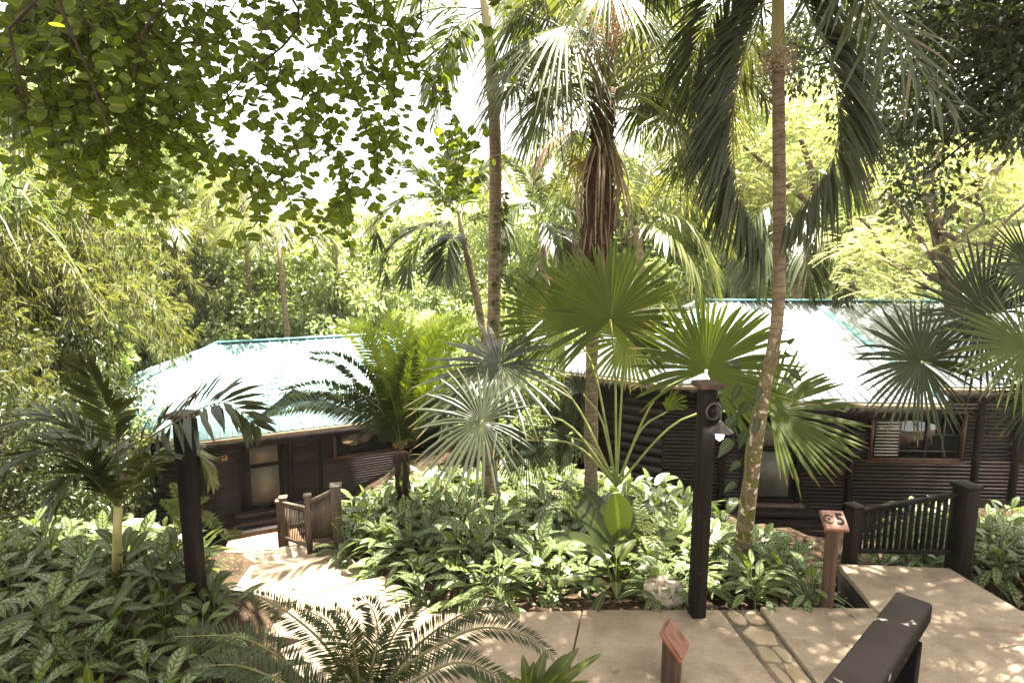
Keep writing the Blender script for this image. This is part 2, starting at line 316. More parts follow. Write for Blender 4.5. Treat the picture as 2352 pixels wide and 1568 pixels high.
M['frond_lit'] = leafmat('palm_frond_sunlit', (.085, .12, .035), (.15, .18, .07), .4, 1.5, .4, .5)  # paler copy of the frond green, sunlight put into the colour
M['cycad'] = leafmat('cycad_sunlit', (.105, .165, .014), (.155, .215, .022), .5, 2.0, .45, .3)  # yellow glow of the sun carried in the leaf colour
M['cycad_dk'] = leafmat('cycad_green', (.012, .022, .005), (.032, .05, .010), .26, 1.7, .42, .3)  # cycad green darkened in colour for shaded fronds
M['rachis'] = surf('frond_rachis', (.07, .075, .02), (.13, .12, .035), (5, 5, 5), .5, .4, 0)
M['aglao'] = leafmat('variegated_leaf', (.012, .024, .004), (.045, .072, .010), .26, 1.8, .4, .4, 'aglao', dead=(.2, .17, .03))
M['plain'] = leafmat('broad_green_leaf', (.012, .024, .004), (.06, .085, .013), .32, 1.9, .42, .35, 'rib', dead=(.22, .19, .035))
M['big'] = leafmat('large_rosette_leaf', (.016, .032, .008), (.035, .055, .013), .28, 2.0, .36, .35, 'rib')
M['fern'] = leafmat('fern_leaf', (.055, .085, .02), (.095, .13, .03), .35, 1.8, .45, .3)
M['bauh'] = leafmat('two_lobed_leaf', (.032, .058, .008), (.07, .105, .014), .54, 2.4, .5, .25, 'rib')
M['bauh_sh'] = leafmat('two_lobed_leaf_upper', (.03, .05, .012), (.06, .085, .018), .3, 1.6, .45, .3)
M['bg1'] = leafmat('sunlit_wood_leaf', (.12, .17, .06), (.29, .36, .18), .45, 1.5, .36, .7, tcol=(1.45, 1.7, .8))  # leaf colour paled to imitate washed-out sun on the far wood
M['bg2'] = leafmat('bush_leaf', (.07, .105, .03), (.26, .33, .17), .4, 1.5, .34, .8, tcol=(1.45, 1.7, .8))  # light end paled like the wood leaf, for overexposed bushes and trees
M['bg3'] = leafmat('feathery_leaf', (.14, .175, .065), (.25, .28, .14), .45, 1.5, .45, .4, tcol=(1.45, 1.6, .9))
M['dark'] = leafmat('small_shade_leaf', (.018, .032, .010), (.05, .07, .02), .25, 1.7, .36, .5)  # shade painted into the leaf: backlit crown and shaded left shrubs
M['bamboo'] = leafmat('bamboo_leaf', (.036, .05, .012), (.11, .135, .045), .36, 1.6, .45, .35, tcol=(1.7, 1.8, .7))
M['culm'] = surf('bamboo_culm', (.12, .11, .04), (.26, .2, .09), (5, 5, 1), .5, .4, .05)
M['grassl'] = leafmat('cane_leaf', (.07, .115, .035), (.15, .20, .08), .4, 1.5, .4, .5, tcol=(1.35, 1.6, .8))
M['red'] = leafmat('red_flower', (.22, .03, .045), (.35, .08, .09), .3, 1.2, .5, .3, tcol=(1.2, .7, .7))
M['orange'] = surf('orange_cone_scales', (.12, .045, .028), (.22, .085, .045), (14, 14, 14), .7, .2, .5)

# ------------------------------------------------------------------ world, sun, camera
SUND = nrm(V3(.20, .15, .965))
w = bpy.data.worlds.new('World'); SC.world = w; w.use_nodes = True; nt = w.node_tree; bg = nt.nodes['Background']
sky = nt.nodes.new('ShaderNodeTexSky'); sky.sky_type = 'NISHITA'; sky.sun_disc = False
sky.sun_elevation = math.asin(SUND[2]); sky.sun_rotation = math.atan2(SUND[0], SUND[1]); sky.dust_density = 3.0; sky.air_density = 1.0
hs = nt.nodes.new('ShaderNodeMix'); hs.data_type = 'RGBA'; hs.inputs[0].default_value = .75; hs.inputs[7].default_value = (5.6, 5.2, 4.5, 1)   # thin bright cloud veil over the blue
nt.links.new(sky.outputs[0], hs.inputs[6]); nt.links.new(hs.outputs[2], bg.inputs[0]); bg.inputs[1].default_value = .06
sl = bpy.data.lights.new('sun', 'SUN'); sl.energy = 5.0; sl.angle = math.radians(.55); sl.color = (1, .93, .80)
so = bpy.data.objects.new('sun', sl); COL.objects.link(so); so.rotation_euler = Vector(tuple(-SUND)).to_track_quat('-Z', 'Y').to_euler()
cam = bpy.data.cameras.new('camera'); co = bpy.data.objects.new('camera', cam); COL.objects.link(co); SC.camera = co
cam.sensor_width = 36; cam.lens = F/2352*36; cam.clip_start = .05; cam.clip_end = 3000
co.location = (0, 0, H); co.rotation_euler = (PI/2-PIT, 0, 0)
SC.view_settings.view_transform = 'Standard'; SC.view_settings.look = 'None'; SC.view_settings.gamma = 1; SC.view_settings.exposure = 3.2
SC.cycles.max_bounces = 8; SC.cycles.diffuse_bounces = 3; SC.cycles.glossy_bounces = 2; SC.cycles.transmission_bounces = 4; SC.cycles.transparent_max_bounces = 4

# ------------------------------------------------------------------ setting: ground and paths
def ground():
    xs = np.concatenate([-np.geomspace(110, 20, 10), np.arange(-19, 19, .35), np.geomspace(20, 110, 10)])
    ys = np.concatenate([np.linspace(-30, 0, 8), np.arange(.5, 22, .35), np.geomspace(23, 130, 12)])
    X, Y = np.meshgrid(xs, ys); Z = g(X, Y)
    near = (np.abs(X) < 19) & (Y < 22); Z = Z + near*.03*np.sin(X*3.1)*np.sin(Y*2.7)
    # hole sunk under the main path and under the stepped path
    Z = Z - .30*((Y > 2.0) & (Y < 5.62) & (X > -2.2) & (X < 12))
    Z = np.where((X > 2.6) & (X < 8.2) & (Y > 5.5) & (Y < 7.6), Z-.5, Z)
    mb = MB(); mb.add(np.stack([X, Y, Z], -1), [grid_faces(1, len(ys), len(xs))[:, ::-1][:, ::-1]])
    tag(mb.build('ground', M['soil'], smooth=True), kind='structure')
ground()
def slab(px, z, thick=.14, name='path', mat='slab', j=0):
    mb = MB(); P = np.array([gnd(a, b, z) for a, b in px]); prism(mb, P, thick)
    o = mb.build(name, M[mat], bevel=.012); return tag(o, kind='structure')
YE = gnd(1500, 1399, 0)[1]
def slabw(poly, z, thick=.2, name='path', mat='slab'):
    mb = MB(); prism(mb, [V3(x, y, z) for x, y in poly], thick); return tag(mb.build(name, M[mat], bevel=.012), kind='structure')
def wx(px, py, z=0): p = gnd(px, py, z); return (p[0], p[1])
# main path across the foreground: three slabs divided by a strip of stones
a0, a1 = wx(1656, 1398), wx(1790, 1568); b0, b1 = wx(1738, 1390), wx(1872, 1568)
def ext(p, q, y): t = (y-p[1])/(q[1]-p[1]); return (p[0]+(q[0]-p[0])*t, y)
a2 = ext(a0, a1, 3.2); b2 = ext(b0, b1, 3.2)
m0, m1 = wx(1338, 1400), wx(1300, 1568); m2 = ext(m0, m1, 3.2)
slabw([(m0[0]+.008, YE), (a0[0]-.02, YE), (a2[0]-.02, 3.2), (m2[0]+.008, 3.2)], 0)
slabw([(-1.75, YE-.08), (m0[0]-.008, YE), (m2[0]-.008, 3.2), (-1.3, 3.2)], -.01)
slabw([(b0[0]+.03, YE+.06), (9, YE-.1), (9.5, 3.2), (b2[0]+.03, 3.2)], .0)
mb = MB(); prism(mb, [V3(a0[0]+.0, YE+.04, -.03), V3(b0[0]-.0, YE+.04, -.03), V3(b2[0]-.0, 3.2, -.03), V3(a2[0]+.0, 3.2, -.03)], .2)
tag(mb.build('stone_strip_mortar', M['mortar']), kind='structure')
mb = MB(); y = YE+.0; r = random.Random(3)
while y > 3.3:
    hgt = r.uniform(.2, .36); t = lambda yy: ext(a0, a2, yy)[0]
    x0 = ext(a0, a2, y)[0]+.03; x1 = ext(b0, b2, y)[0]-.03; sh = (ext(a0, a2, y-hgt)[0]-ext(a0, a2, y)[0])
    cuts = [x0, x0+(x1-x0)*r.uniform(.35, .68), x1] if r.random() < .75 else [x0, x1]
    for c0, c1 in zip(cuts[:-1], cuts[1:]):
        cx, cy = (c0+c1)/2+sh/2, y-hgt/2; n = r.choice([5, 6, 7, 7, 8]); poly = []; ph0 = r.uniform(0, 1)
        for k in range(n):
            th = 2*PI*(k+ph0)/n + r.uniform(-.2, .2); sq = 1/max(abs(math.cos(th)), abs(math.sin(th)))
            ex, ey = math.cos(th)*sq*(c1-c0)*.49*r.uniform(.86, 1), math.sin(th)*sq*hgt*.48*r.uniform(.86, 1)
            poly.append(V3(cx+ex+sh*(-ey/hgt), cy+ey, -.008+r.uniform(-.003, .003)*0))
        prism(mb, poly, .05)
    y -= hgt
tag(mb.build('stone_strip', M['stone'], bevel=.01), kind='structure')
# right platform leading to the right cabin
slab([(1927, 1294), (2180, 1303), (2352, 1405), (2420, 1450), (2040, 1420), (2011, 1398)], .035, .22)
mb = MB()
for a, b in (((1928, 1301), (2013, 1397)),):
    A, B = gnd(*a, .02), gnd(*b, .02); A[0] -= .05; B[0] -= .05; A[2] = B[2] = -.42; beam(mb, A, B, .07, .78)
tag(mb.build('platform_side', M['wood_dark']), kind='structure')
# left stepped path
slab([(684, 1379), (842, 1326), (880, 1322), (948, 1363), (1010, 1404), (760, 1475), (560, 1450)], -.62, .3)
slab([(575, 1298), (788, 1256), (843, 1323), (684, 1377), (500, 1400)], -1.0, .3)
slab([(930, 1378), (1010, 1402), (1180, 1402), (1120, 1500), (900, 1568), (700, 1568), (640, 1490)], -.28, .3)
slab([(560, 1270), (700, 1248), (740, 1275), (585, 1310), (520, 1310)], -1.38, .3)
slab([(540, 1205), (670, 1192), (710, 1262), (500, 1300)], -4.8, .2, 'patio', 'patio')
slab([(1780, 1215), (1960, 1215), (2000, 1290), (1800, 1310)], -2.98, .2, 'lower_path', 'patio')
def litter():
    mb = MB(); n = 900
    x = rng.uniform(-3, 9, n); y = rng.uniform(5.75, 8, n); P = np.stack([x, y, g(x, y)+.03], -1)
    d = rdir(n); d[:, 2] *= .2; qleaves(mb, P, d, UP + rdir(n)*.3, rng.uniform(.04, .09, n), rng.uniform(.02, .045, n), .0)
    n = 420; x = rng.uniform(-1.6, 9, n); y = np.where(rng.random(n) < .6, YE-np.abs(rng.normal(0, .10, n)), rng.uniform(3.6, YE, n)); P = np.stack([x, y, np.full(n, .012)], -1); m_ = ~((x > 2.9) & (x < 5) & (y > YE)); d = rdir(n); d[:, 2] *= .1
    qleaves(mb, P[m_], d[m_], (UP+rdir(n)*.3)[m_], rng.uniform(.012, .05, n)[m_], rng.uniform(.01, .025, n)[m_], .0)
    tag(mb.build('leaf_litter', M['deadleaf']), 'dry brown leaf litter on the bare soil along the path edge', 'leaf litter', kind='stuff')
litter()

# ------------------------------------------------------------------ cabins
def siding(mb, A, B, z0, z1, pitch, openings=()):   # lapped boards from A to B (xy), outside on the right-hand side of A->B
    A = np.array([A[0], A[1]]); B = np.array([B[0], B[1]]); d = B-A; L = np.linalg.norm(d); x = d/L; n = np.array([x[1], -x[0]])
    z = z0
    while z < z1-.01:
        zt = min(z+pitch, z1); segs = [(0, L)]
        for s0, s1, a, b in openings:
            if zt > a+.005 and z < b-.005:
                ns = []
                for p, q in segs:
                    if s0 > p: ns.append((p, min(q, s0)))
                    if s1 < q: ns.append((max(p, s1), q))
                segs = [(p, q) for p, q in ns if q-p > .01]
        for p, q in segs:
            c = [A+x*p+n*.004, A+x*q+n*.004, A+x*q+n*.021, A+x*p+n*.021]; b = [A+x*p-n*.03, A+x*q-n*.03]
            v = [(*c[0], z), (*c[1], z), (*c[2], zt), (*c[3], zt), (*b[0], z), (*b[1], z), (*b[1], zt), (*b[0], zt)]
            mb.add(v, [np.array([[0, 1, 2, 3], [5, 4, 7, 6], [4, 5, 1, 0], [3, 2, 6, 7], [4, 0, 3, 7], [1, 5, 6, 2]])], np.zeros((8, 2)))
        z += pitch
def roofplane(mb, poly, e0, e1, spacing=.3, thick=.05, rib=.035):
    P = np.asarray(poly, float); prism(mb, P, thick)
    u = nrm(np.asarray(e1, float)-np.asarray(e0, float)); nn = nrm(np.cross(P[1]-P[0], P[2]-P[0])); nn = nn if nn[2] > 0 else -nn
    v = np.cross(nn, u); v = v if v[2] > 0 else -v; o = P[0]
    U = (P-o)@u; W = (P-o)@v; k = len(P); x = U.min()+.04
    while x < U.max():
        hits = []
        for i in range(k):
            j = (i+1) % k
            if (U[i]-x)*(U[j]-x) < 0: t = (x-U[i])/(U[j]-U[i]); hits.append(W[i]+t*(W[j]-W[i]))
        if len(hits) == 2 and abs(hits[0]-hits[1]) > .1:
            a, b = min(hits), max(hits); beam(mb, o+u*x+v*(a+.002)+nn*rib*.5, o+u*x+v*(b-.01)+nn*rib*.5, .05, rib, nn)
        x += spacing
def frame_rect(mb, c, u, wdt, hgt, t, d):     # a rectangular frame centred at c on a vertical wall along u
    n = V3(u[1], -u[0], 0)
    for s in (-1, 1):
        beam(mb, c+u*s*(wdt/2-t/2)-UP*hgt/2, c+u*s*(wdt/2-t/2)+UP*hgt/2, t, d, n)
        beam(mb, c-u*(wdt/2-t)+UP*s*(hgt/2-t/2), c+u*(wdt/2-t)+UP*s*(hgt/2-t/2), d, t, UP)
def textmesh(txt, size, mat, O, X, Yv, parent, name, depth=.004):
    cu = bpy.data.curves.new('t', 'FONT'); cu.body = txt; cu.size = size; cu.extrude = depth; cu.offset = size*.022; cu.align_x = 'CENTER'; cu.align_y = 'CENTER'
    ob = bpy.data.objects.new('t', cu); COL.objects.link(ob); bpy.context.view_layer.update()
    me = bpy.data.meshes.new_from_object(ob.evaluated_get(bpy.context.evaluated_depsgraph_get())); COL.objects.unlink(ob); bpy.data.objects.remove(ob)
    me.name = name; X = nrm(X); Yv = nrm(Yv); Z = np.cross(X, Yv); w0 = wloc(parent)
    for v in me.vertices:
        p = np.asarray(O)+X*v.co.x+Yv*v.co.y+Z*v.co.z-w0; v.co = Vector(tuple(p))
    me.materials.clear(); me.materials.append(mat); o = bpy.data.objects.new(name, me); COL.objects.link(o); o.parent = parent; return o
def emblem(O, X, Yv, r, parent, mat):       # crescent ring with a small central disc
    mb = MB(); X = nrm(X); Yv = nrm(Yv); Z = np.cross(X, Yv); n = 20; th = np.linspace(.35, 5.9, n)
    wd = r*.26*np.sin(np.linspace(.25, PI-.25, n)); v = []
    for h in (0, .004):
        for k in (0, 1): v.append(np.asarray(O)+Z*h+(X*np.cos(th)[:, None]+Yv*np.sin(th)[:, None])*((r+(k*2-1)*wd)[:, None]))
    v = np.stack(v, 1).reshape(-1, 3); i = np.arange(n-1)[:, None]*4
    mb.add(v, [i+np.array([2, 6, 7, 3]), i+np.array([0, 4, 6, 2]), i+np.array([3, 7, 5, 1])])
    t2 = np.linspace(0, 2*PI, 10, endpoint=False); c = np.asarray(O)+Z*.004+(X*np.cos(t2)[:, None]+Yv*np.sin(t2)[:, None])*r*.3; mb.add(c, [np.arange(10)[None]])
    return mb.build('emblem', mat, parent)

ROOFQ = []
def left_cabin():
    ze = -1.6; E1 = gnd(448, 1013, ze); E2 = gnd(1085, 938, ze); d = nrm(E2-E1); n = V3(d[1], -d[0], 0)
    c, s = math.cos(PI/4), math.sin(PI/4); l = -d; dl = V3(l[0]*c+l[1]*s, -l[0]*s+l[1]*c, 0)
    E0 = E1+dl*6.0; zb = -5.1; base = E1-n*.7
    root = thing('cabin', 'dark timber cabin numbered 4 with a sunlit teal metal hip roof, lower left', 'cabin', (base[0], base[1], zb))
    R1 = at(497, 797, (E1-n*4.2)[1]+.6); R1[2] = .78; R2 = R1+d*9.5; E3 = E0-n*6.5; E4 = E2-n*7
    mb = MB()
    roofplane(mb, [E1, E2, R2, R1], E1, E2, .34); roofplane(mb, [E0, E1, R1], E0, E1, .34)
    prism(mb, [E3, E0, R1], .05); prism(mb, [E4, E3, R1, R2], .05); prism(mb, [E2, E4, R2], .05)
    roof = mb.build('roof', M['roof'], root)
    ROOFQ.append((E1, E2, R2, R1))
    # porch gable on the front slope
    t = lambda px, py: px
    G0 = R1+d*2.35+ n*1.35 - UP*.60; G1 = G0+n*2.2-UP*.75; vl = E1+d*1.2+UP*.12-n*.1; vr = E1+d*5.2+UP*.12-n*.1
    mb = MB(); off = UP*.13
    roofplane(mb, [vl+off*.2, G1+off, G0+off*.2], vl, G0, .34); roofplane(mb, [G1+off, vr+off*.2, G0+off*.2], vr, G0, .34)
    mb.build('porch_gable', M['roof'], roof)
    mb = MB()
    beam(mb, R1+UP*.03, R2+UP*.03, .28, .045); beam(mb, R1+UP*.02, E1+UP*.05, .14, .05); beam(mb, R1+UP*.02, E0+UP*.05, .14, .05)
    mb.build('ridge_cap', M['roofcap'], roof)
    mb = MB(); i2 = n*-.03
    beam(mb, E1+i2-UP*.10, E2+i2-UP*.10, .035, .12); beam(mb, E0-UP*.10, E1-UP*.10+d*.0, .035, .12)
    mb.build('gutter_board', M['fascia'], roof)
    mb = MB(); beam(mb, E1-n*.08-UP*.30, E2-n*.08-UP*.30, .05, .26); beam(mb, E0-n*.1-UP*.3, E1-n*.1-UP*.3-d*.05, .05, .26)
    mb.build('fascia', M['wood_dark'], roof)
    A = E1-n*.75+d*.1; B = E2-n*.75-d*.3; A2 = E0-n*.7
    L = np.linalg.norm(B-A)
    def s_of(px, py=1080):                 # where a pixel column meets the wall line
        r_ = ray(px, py); a = np.array([[d[0], -r_[0]], [d[1], -r_[1]]]); sol = np.linalg.solve(a, -A[:2]); return sol[0]
    def z_of(px, py):
        r_ = ray(px, py); p = A+d*s_of(px, py); return H+r_[2]*p[1]/r_[1]
    sd0, sd1 = s_of(553), s_of(652); zd0 = z_of(600, 1162); zd1 = z_of(600, 1000)
    sw0, sw1 = s_of(772), s_of(905); zw0 = z_of(800, 1046); zw1 = z_of(800, 968)
    mb = MB(); siding(mb, A, B, zb, ze-.05, .092, [(sd0, sd1, zd0, zd1), (sw0, sw1, zw0, zw1)])
    siding(mb, A2, A-d*.01, zb, ze-.05, .105); siding(mb, B+d*.01, B-n*6, zb, ze-.05, .105)
    wall = mb.build('wall', M['siding'], root)
    for px in (668, 735, 460):
        mb = MB(); beam(mb, A+d*s_of(px)+n*.03+UP*(zb-A[2]), A+d*s_of(px)+n*.03+UP*0, .14, .07, n); mb.build('corner_board', M['wood_dark'], root)
    dc = A+d*(sd0+sd1)/2; dc[2] = (zd0+zd1)/2; dw = sd1-sd0; dh = zd1-zd0
    mb = MB(); beam(mb, dc+n*-.02-UP*dh/2, dc-n*.02+UP*dh/2, dw, .04, n); door = mb.build('door', M['wood_dark'], root)
    mb = MB(); frame_rect(mb, dc+n*.02, d, dw+.14, dh+.1, .1, .09); mb.build('door_frame', M['wood_dark'], door)
    pw = dw*.66
    mb = MB(); z0, z1 = z_of(605, 1156), z_of(605, 1072); p = dc+d*.06+n*.012; p[2] = (z0+z1)/2; beam(mb, p-UP*(z1-z0)/2, p+UP*(z1-z0)/2, pw, .02, n); mb.build('panel', M['panel'], door)
    mb = MB(); z0, z1 = z_of(605, 1062), z_of(605, 1014); p = dc+d*.06+n*.012; p[2] = (z0+z1)/2; beam(mb, p-UP*(z1-z0)/2, p+UP*(z1-z0)/2, pw, .02, n); mb.build('panel', M['panel'], door)
    mb = MB(); p = dc-d*dw*.38+n*.05; tube(mb, [p, p+n*.05, p+n*.05+d*.1], .014, 6); mb.build('handle', M['iron'], door)
    wc = A+d*(sw0+sw1)/2; wc[2] = (zw0+zw1)/2
    mb = MB(); frame_rect(mb, wc+n*.02, d, sw1-sw0+.1, zw1-zw0+.1, .09, .1); win = mb.build('window', M['frame'], root)
    mb = MB(); beam(mb, wc-UP*(zw1-zw0)/2-n*.01, wc+UP*(zw1-zw0)/2-n*.01, sw1-sw0-.06, .012, n); mb.build('pane', M['glass'], win)
    # plaque with the number 4
    p = A+d*s_of(515, 1050)+n*.05; p[2] = z_of(515, 1050); mb = MB(); beam(mb, p-UP*.08, p+UP*.08, .17, .02, n); pl = mb.build('number_plaque', M['plaque'], root)
    textmesh('4', .17, M['ink'], p+n*.012, d, UP, pl, 'numeral')
    p = A+d*s_of(502, 1050)+n*.05; p[2] = z_of(502, 1050); mb = MB(); beam(mb, p-UP*.05, p+UP*.05, .09, .02, n); mb.build('number_plaque', M['wood_red'], root)
    # steps at the door
    for k in range(4):
        mb = MB(); q = dc+d*.1+n*(.35+.3*k); q[2] = zd0-.08-.17*k; box(mb, q, (dw+.7, .3, .16), np.array([d, -n, UP])); mb.build('step', M['siding'], root, bevel=.01)
    return root
left_cabin()
def right_cabin():
    ze = .9; F0 = gnd(1255, 848, ze); F1 = gnd(1562, 880, ze); M2 = gnd(2352, 888, ze); d = nrm(M2-F1); M2 = F1+d*13; n = V3(d[1], -d[0], 0)
    zb = -3.3
    root = thing('cabin', 'dark timber cabin on the right with wide pale metal roof and louvred windows', 'cabin', (F1[0], F1[1]+.7, zb))
    RY = F1[1]+4.2; R1 = at(1602, 689, RY); R1[2] = at(1602, 690, RY)[2]; R2 = R1+d*11; Fb = F0+V3(.6, 3.6, 0); Mb = M2-n*8
    mb = MB(); roofplane(mb, [F1, M2, R2, R1], F1, M2, .22); roofplane(mb, [F0, F1, R1], F0, F1, .22)
    prism(mb, [Fb, F0, R1], .05); prism(mb, [Mb, Fb, R1, R2], .05); prism(mb, [M2, Mb, R2], .05)
    roof = mb.build('roof', M['roof_pale'], root)
    ROOFQ.append((F1, M2, R2, R1))
    # projecting porch hip
    PL = gnd(1770, 918, .84); PR = gnd(2172, 924, .84); A = at(1885, 712, RY-1.2); A[2] += .05
    PRb = F1+d*np.dot(PR-F1, d)+UP*.06-n*.5+d*.5; PLb = F1+d*np.dot(PL-F1, d)+UP*.06-n*.5-d*.3
    mb = MB(); roofplane(mb, [PL, PR, A], PL, PR, .22); roofplane(mb, [PR, PRb, A], PR, PRb, .22); prism(mb, [PLb, PL, A], .05)
    mb.build('porch_roof', M['roof_pale'], roof)
    mb = MB(); beam(mb, R1+UP*.03, R2+UP*.03, .3, .05); beam(mb, R1+UP*.03, F1+UP*.05, .14, .05); beam(mb, A+UP*.03, PR+UP*.05, .16, .05); mb.build('ridge_cap', M['roofcap'], roof)
    mb = MB()
    for a, b in ((F0, F1), (F1, M2), (PL, PR), (PR, PRb)): beam(mb, a-UP*.10, b-UP*.10, .035, .10)
    mb.build('gutter_board', M['fascia'], roof)
    mb = MB()
    for a, b in ((F0, F1), (F1, M2), (PL, PR)): beam(mb, a-n*.09-UP*.29, b-n*.09-UP*.29, .05, .26)
    mb.build('fascia', M['wood_dark'], roof)
    A0 = F1-n*.65-d*.2; B0 = M2-n*.65
    def s_of(px, py=1080, A=A0, d=d):
        r_ = ray(px, py); a = np.array([[d[0], -r_[0]], [d[1], -r_[1]]]); return np.linalg.solve(a, -A[:2])[0]
    def z_of(px, py):
        r_ = ray(px, py); p = A0+d*s_of(px, py); return H+r_[2]*p[1]/r_[1]
    sd0, sd1 = s_of(1722), s_of(1830); zd0, zd1 = z_of(1780, 1150), z_of(1780, 960)
    sw0, sw1 = s_of(1993), s_of(2200); zw0, zw1 = z_of(2100, 1053), z_of(2100, 945)
    sx0, sx1 = s_of(2340), s_of(2520)
    op = [(sd0, sd1, zd0, zd1), (sw0, sw1, zw0, zw1), (sx0, sx1, zw0, zw1)]
    mb = MB(); siding(mb, A0, B0, zb, ze-.02, .098, op); mb.build('wall', M['siding'], root)
    dc_ = nrm(F1-F0); nc = V3(dc_[1], -dc_[0], 0)
    C0 = F0-nc*.6+dc_*1.25; C1 = A0-d*.02
    mb = MB(); siding(mb, C0, C1, zb, ze-.05, .26); siding(mb, C0-nc*4, C0-dc_*.01, zb, ze-.05, .26); mb.build('wall', M['siding'], root)
    for px in (1657, 1948, 2235, 2325):
        q = A0+d*s_of(px)+n*.05; mb = MB(); beam(mb, q*V3(1, 1, 0)+UP*zb, q*V3(1, 1, 0)+UP*(ze-.02), .15, .09, n); mb.build('corner_board', M['wood_dark'], root)
    q = F0-nc*.2+dc_*.85; mb = MB(); box(mb, q*V3(1, 1, 0)+UP*((zb+ze)/2-.1), (.17, .17, ze-zb-.2)); mb.build('veranda_post', M['wood_dark'], root)
    dc = A0+d*(sd0+sd1)/2; dc[2] = (zd0+zd1)/2; dw, dh = sd1-sd0, zd1-zd0
    mb = MB(); beam(mb, dc-n*.02-UP*dh/2, dc-n*.02+UP*dh/2, dw, .04, n); door = mb.build('door', M['wood_dark'], root)
    mb = MB(); frame_rect(mb, dc+n*.02, d, dw+.14, dh+.1, .12, .1); mb.build('door_frame', M['wood_dark'], door)
    for y0, y1 in ((1139, 1037), (1022, 975)):
        mb = MB(); z0, z1 = z_of(1780, y0), z_of(1780, y1); p = dc+n*.012; p[2] = (z0+z1)/2; beam(mb, p-UP*(z1-z0)/2, p+UP*(z1-z0)/2, dw*.68, .02, n); mb.build('panel', M['panel'], door)
    mb = MB(); p = dc+n*.12-UP*(dh/2+.05); box(mb, p, (dw+.3, .26, .06), np.array([d, -n, UP])); mb.build('sill', M['rail'], door)
    for (s0, s1) in ((sw0, sw1), (sx0, sx1)):
        wc = A0+d*(s0+s1)/2; wc[2] = (zw0+zw1)/2; ww, wh = s1-s0, zw1-zw0
        mb = MB(); frame_rect(mb, wc+n*.03, d, ww+.08, wh+.08, .07, .1); box(mb, wc+n*.06-UP*(wh/2+.06), (ww+.2, .12, .05), np.array([d, -n, UP])); win = mb.build('window', M['frame'], root)
        mb = MB(); beam(mb, wc-UP*wh/2-n*.025, wc+UP*wh/2-n*.025, ww-.06, .01, n); mb.build('pane', M['glass'], win)
        mb = MB(); k = int(wh/.09)
        for i in range(k):
            p = wc-d*ww*.32+n*.0+UP*(-wh/2+.08+i*(wh-.12)/k); box(mb, p, (ww*.26, .012, .07), np.array([d, nrm(-n*.7+UP*.7), nrm(UP*.7+n*.7)]))
        mb.build('louvre_slats', M['louvre'], win)
        mb = MB()
        for f in (-.18, .12, .3): beam(mb, wc+d*ww*f-UP*wh/2+n*.0, wc+d*ww*f+UP*wh/2, .035, .03, n)
        for f in (-.33, .02): beam(mb, wc-d*(ww/2-.05)+UP*wh*f+n*.004, wc+d*(ww/2-.05)+UP*wh*f+n*.004, .025, .025)
        mb.build('window_bars', M['iron'], win)
    for k in range(6):
        mb = MB(); q = dc+n*(.4+.3*k)+d*.1; q[2] = zd0-.14-.16*k; box(mb, q, (dw+.5, .3, .14), np.array([d, -n, UP])); mb.build('step', M['rail'] if k > 3 else M['siding'], root, bevel=.01)
right_cabin()

def roof_litter(name, pts, n, label):
    a, b, c, d_ = pts; u, v = rng.uniform(.02, .98, (2, n))[..., None]; v = v**.7
    P = (a+(b-a)*u)*v+(d_+(c-d_)*u)*(1-v); nn = nrm(np.cross(b-a, d_-a)); P = P+nn*.012; d = rdir(n); d = d-nn*np.sum(d*nn, 1)[:, None]*.9
    mb = MB(); qleaves(mb, P, d, nn+rdir(n)*.3, rng.uniform(.05, .16, n), rng.uniform(.025, .06, n), .0); tag(mb.build(name, M['deadleaf']), label, 'leaf litter', kind='stuff')
roof_litter('leaf_litter', ROOFQ[0], 420, 'scattered dead leaves lying on the left cabin roof')
roof_litter('leaf_litter', ROOFQ[1], 700, 'scattered dead leaves lying on the right cabin roof')
# ------------------------------------------------------------------ railings, lamp posts, signs
def railing(name, label, posts, mat, hgt, slat, cap=True, pw=.13, steps=()):
    root = thing(name, label, 'railing', posts[0][0])
    for P, h_, w_ in posts:
        mb = MB(); box(mb, P+UP*(h_/2-.15), (w_, w_, h_+.3), rz(.25)); po = mb.build('post', mat, root, bevel=.008)
        if cap: mb = MB(); box(mb, P+UP*(h_+.02), (w_+.04, w_+.04, .045), rz(.25)); mb.build('post_cap', mat, po, bevel=.008)
    for (P, h0, w0), (Q, h1, w1), (ta, tb, ba, bb) in zip(posts[:-1], posts[1:], hgt):
        u = nrm((Q-P)*V3(1, 1, 0)); a = P+u*w0*.5; b = Q-u*w1*.5
        mb = MB(); beam(mb, a+UP*ta, b+UP*tb, .075, .055); mb.build('top_rail', mat, root, bevel=.006)
        mb = MB(); beam(mb, a+UP*ba, b+UP*bb, .05, .06); mb.build('bottom_rail', mat, root, bevel=.006)
        n = slat[0]
        for k in range(n):
            f = (k+.5)/n; p = a+(b-a)*f; mb = MB(); lo = p+UP*(ba+(bb-ba)*f+.03); hi = p+UP*(ta+(tb-ta)*f-.028); beam(mb, lo, hi, slat[1], slat[2], np.cross(u, UP)); mb.build('baluster', mat, root)
p1 = gnd(777, 1250, -1.0); p2 = at(712, 1263, p1[1]-.02); p3 = at(656, 1253, p1[1]+1.75); p4 = at(646, 1250, p1[1]+2.6)
def hpx(px, py, P): return at(px, py, P[1])[2]-P[2]
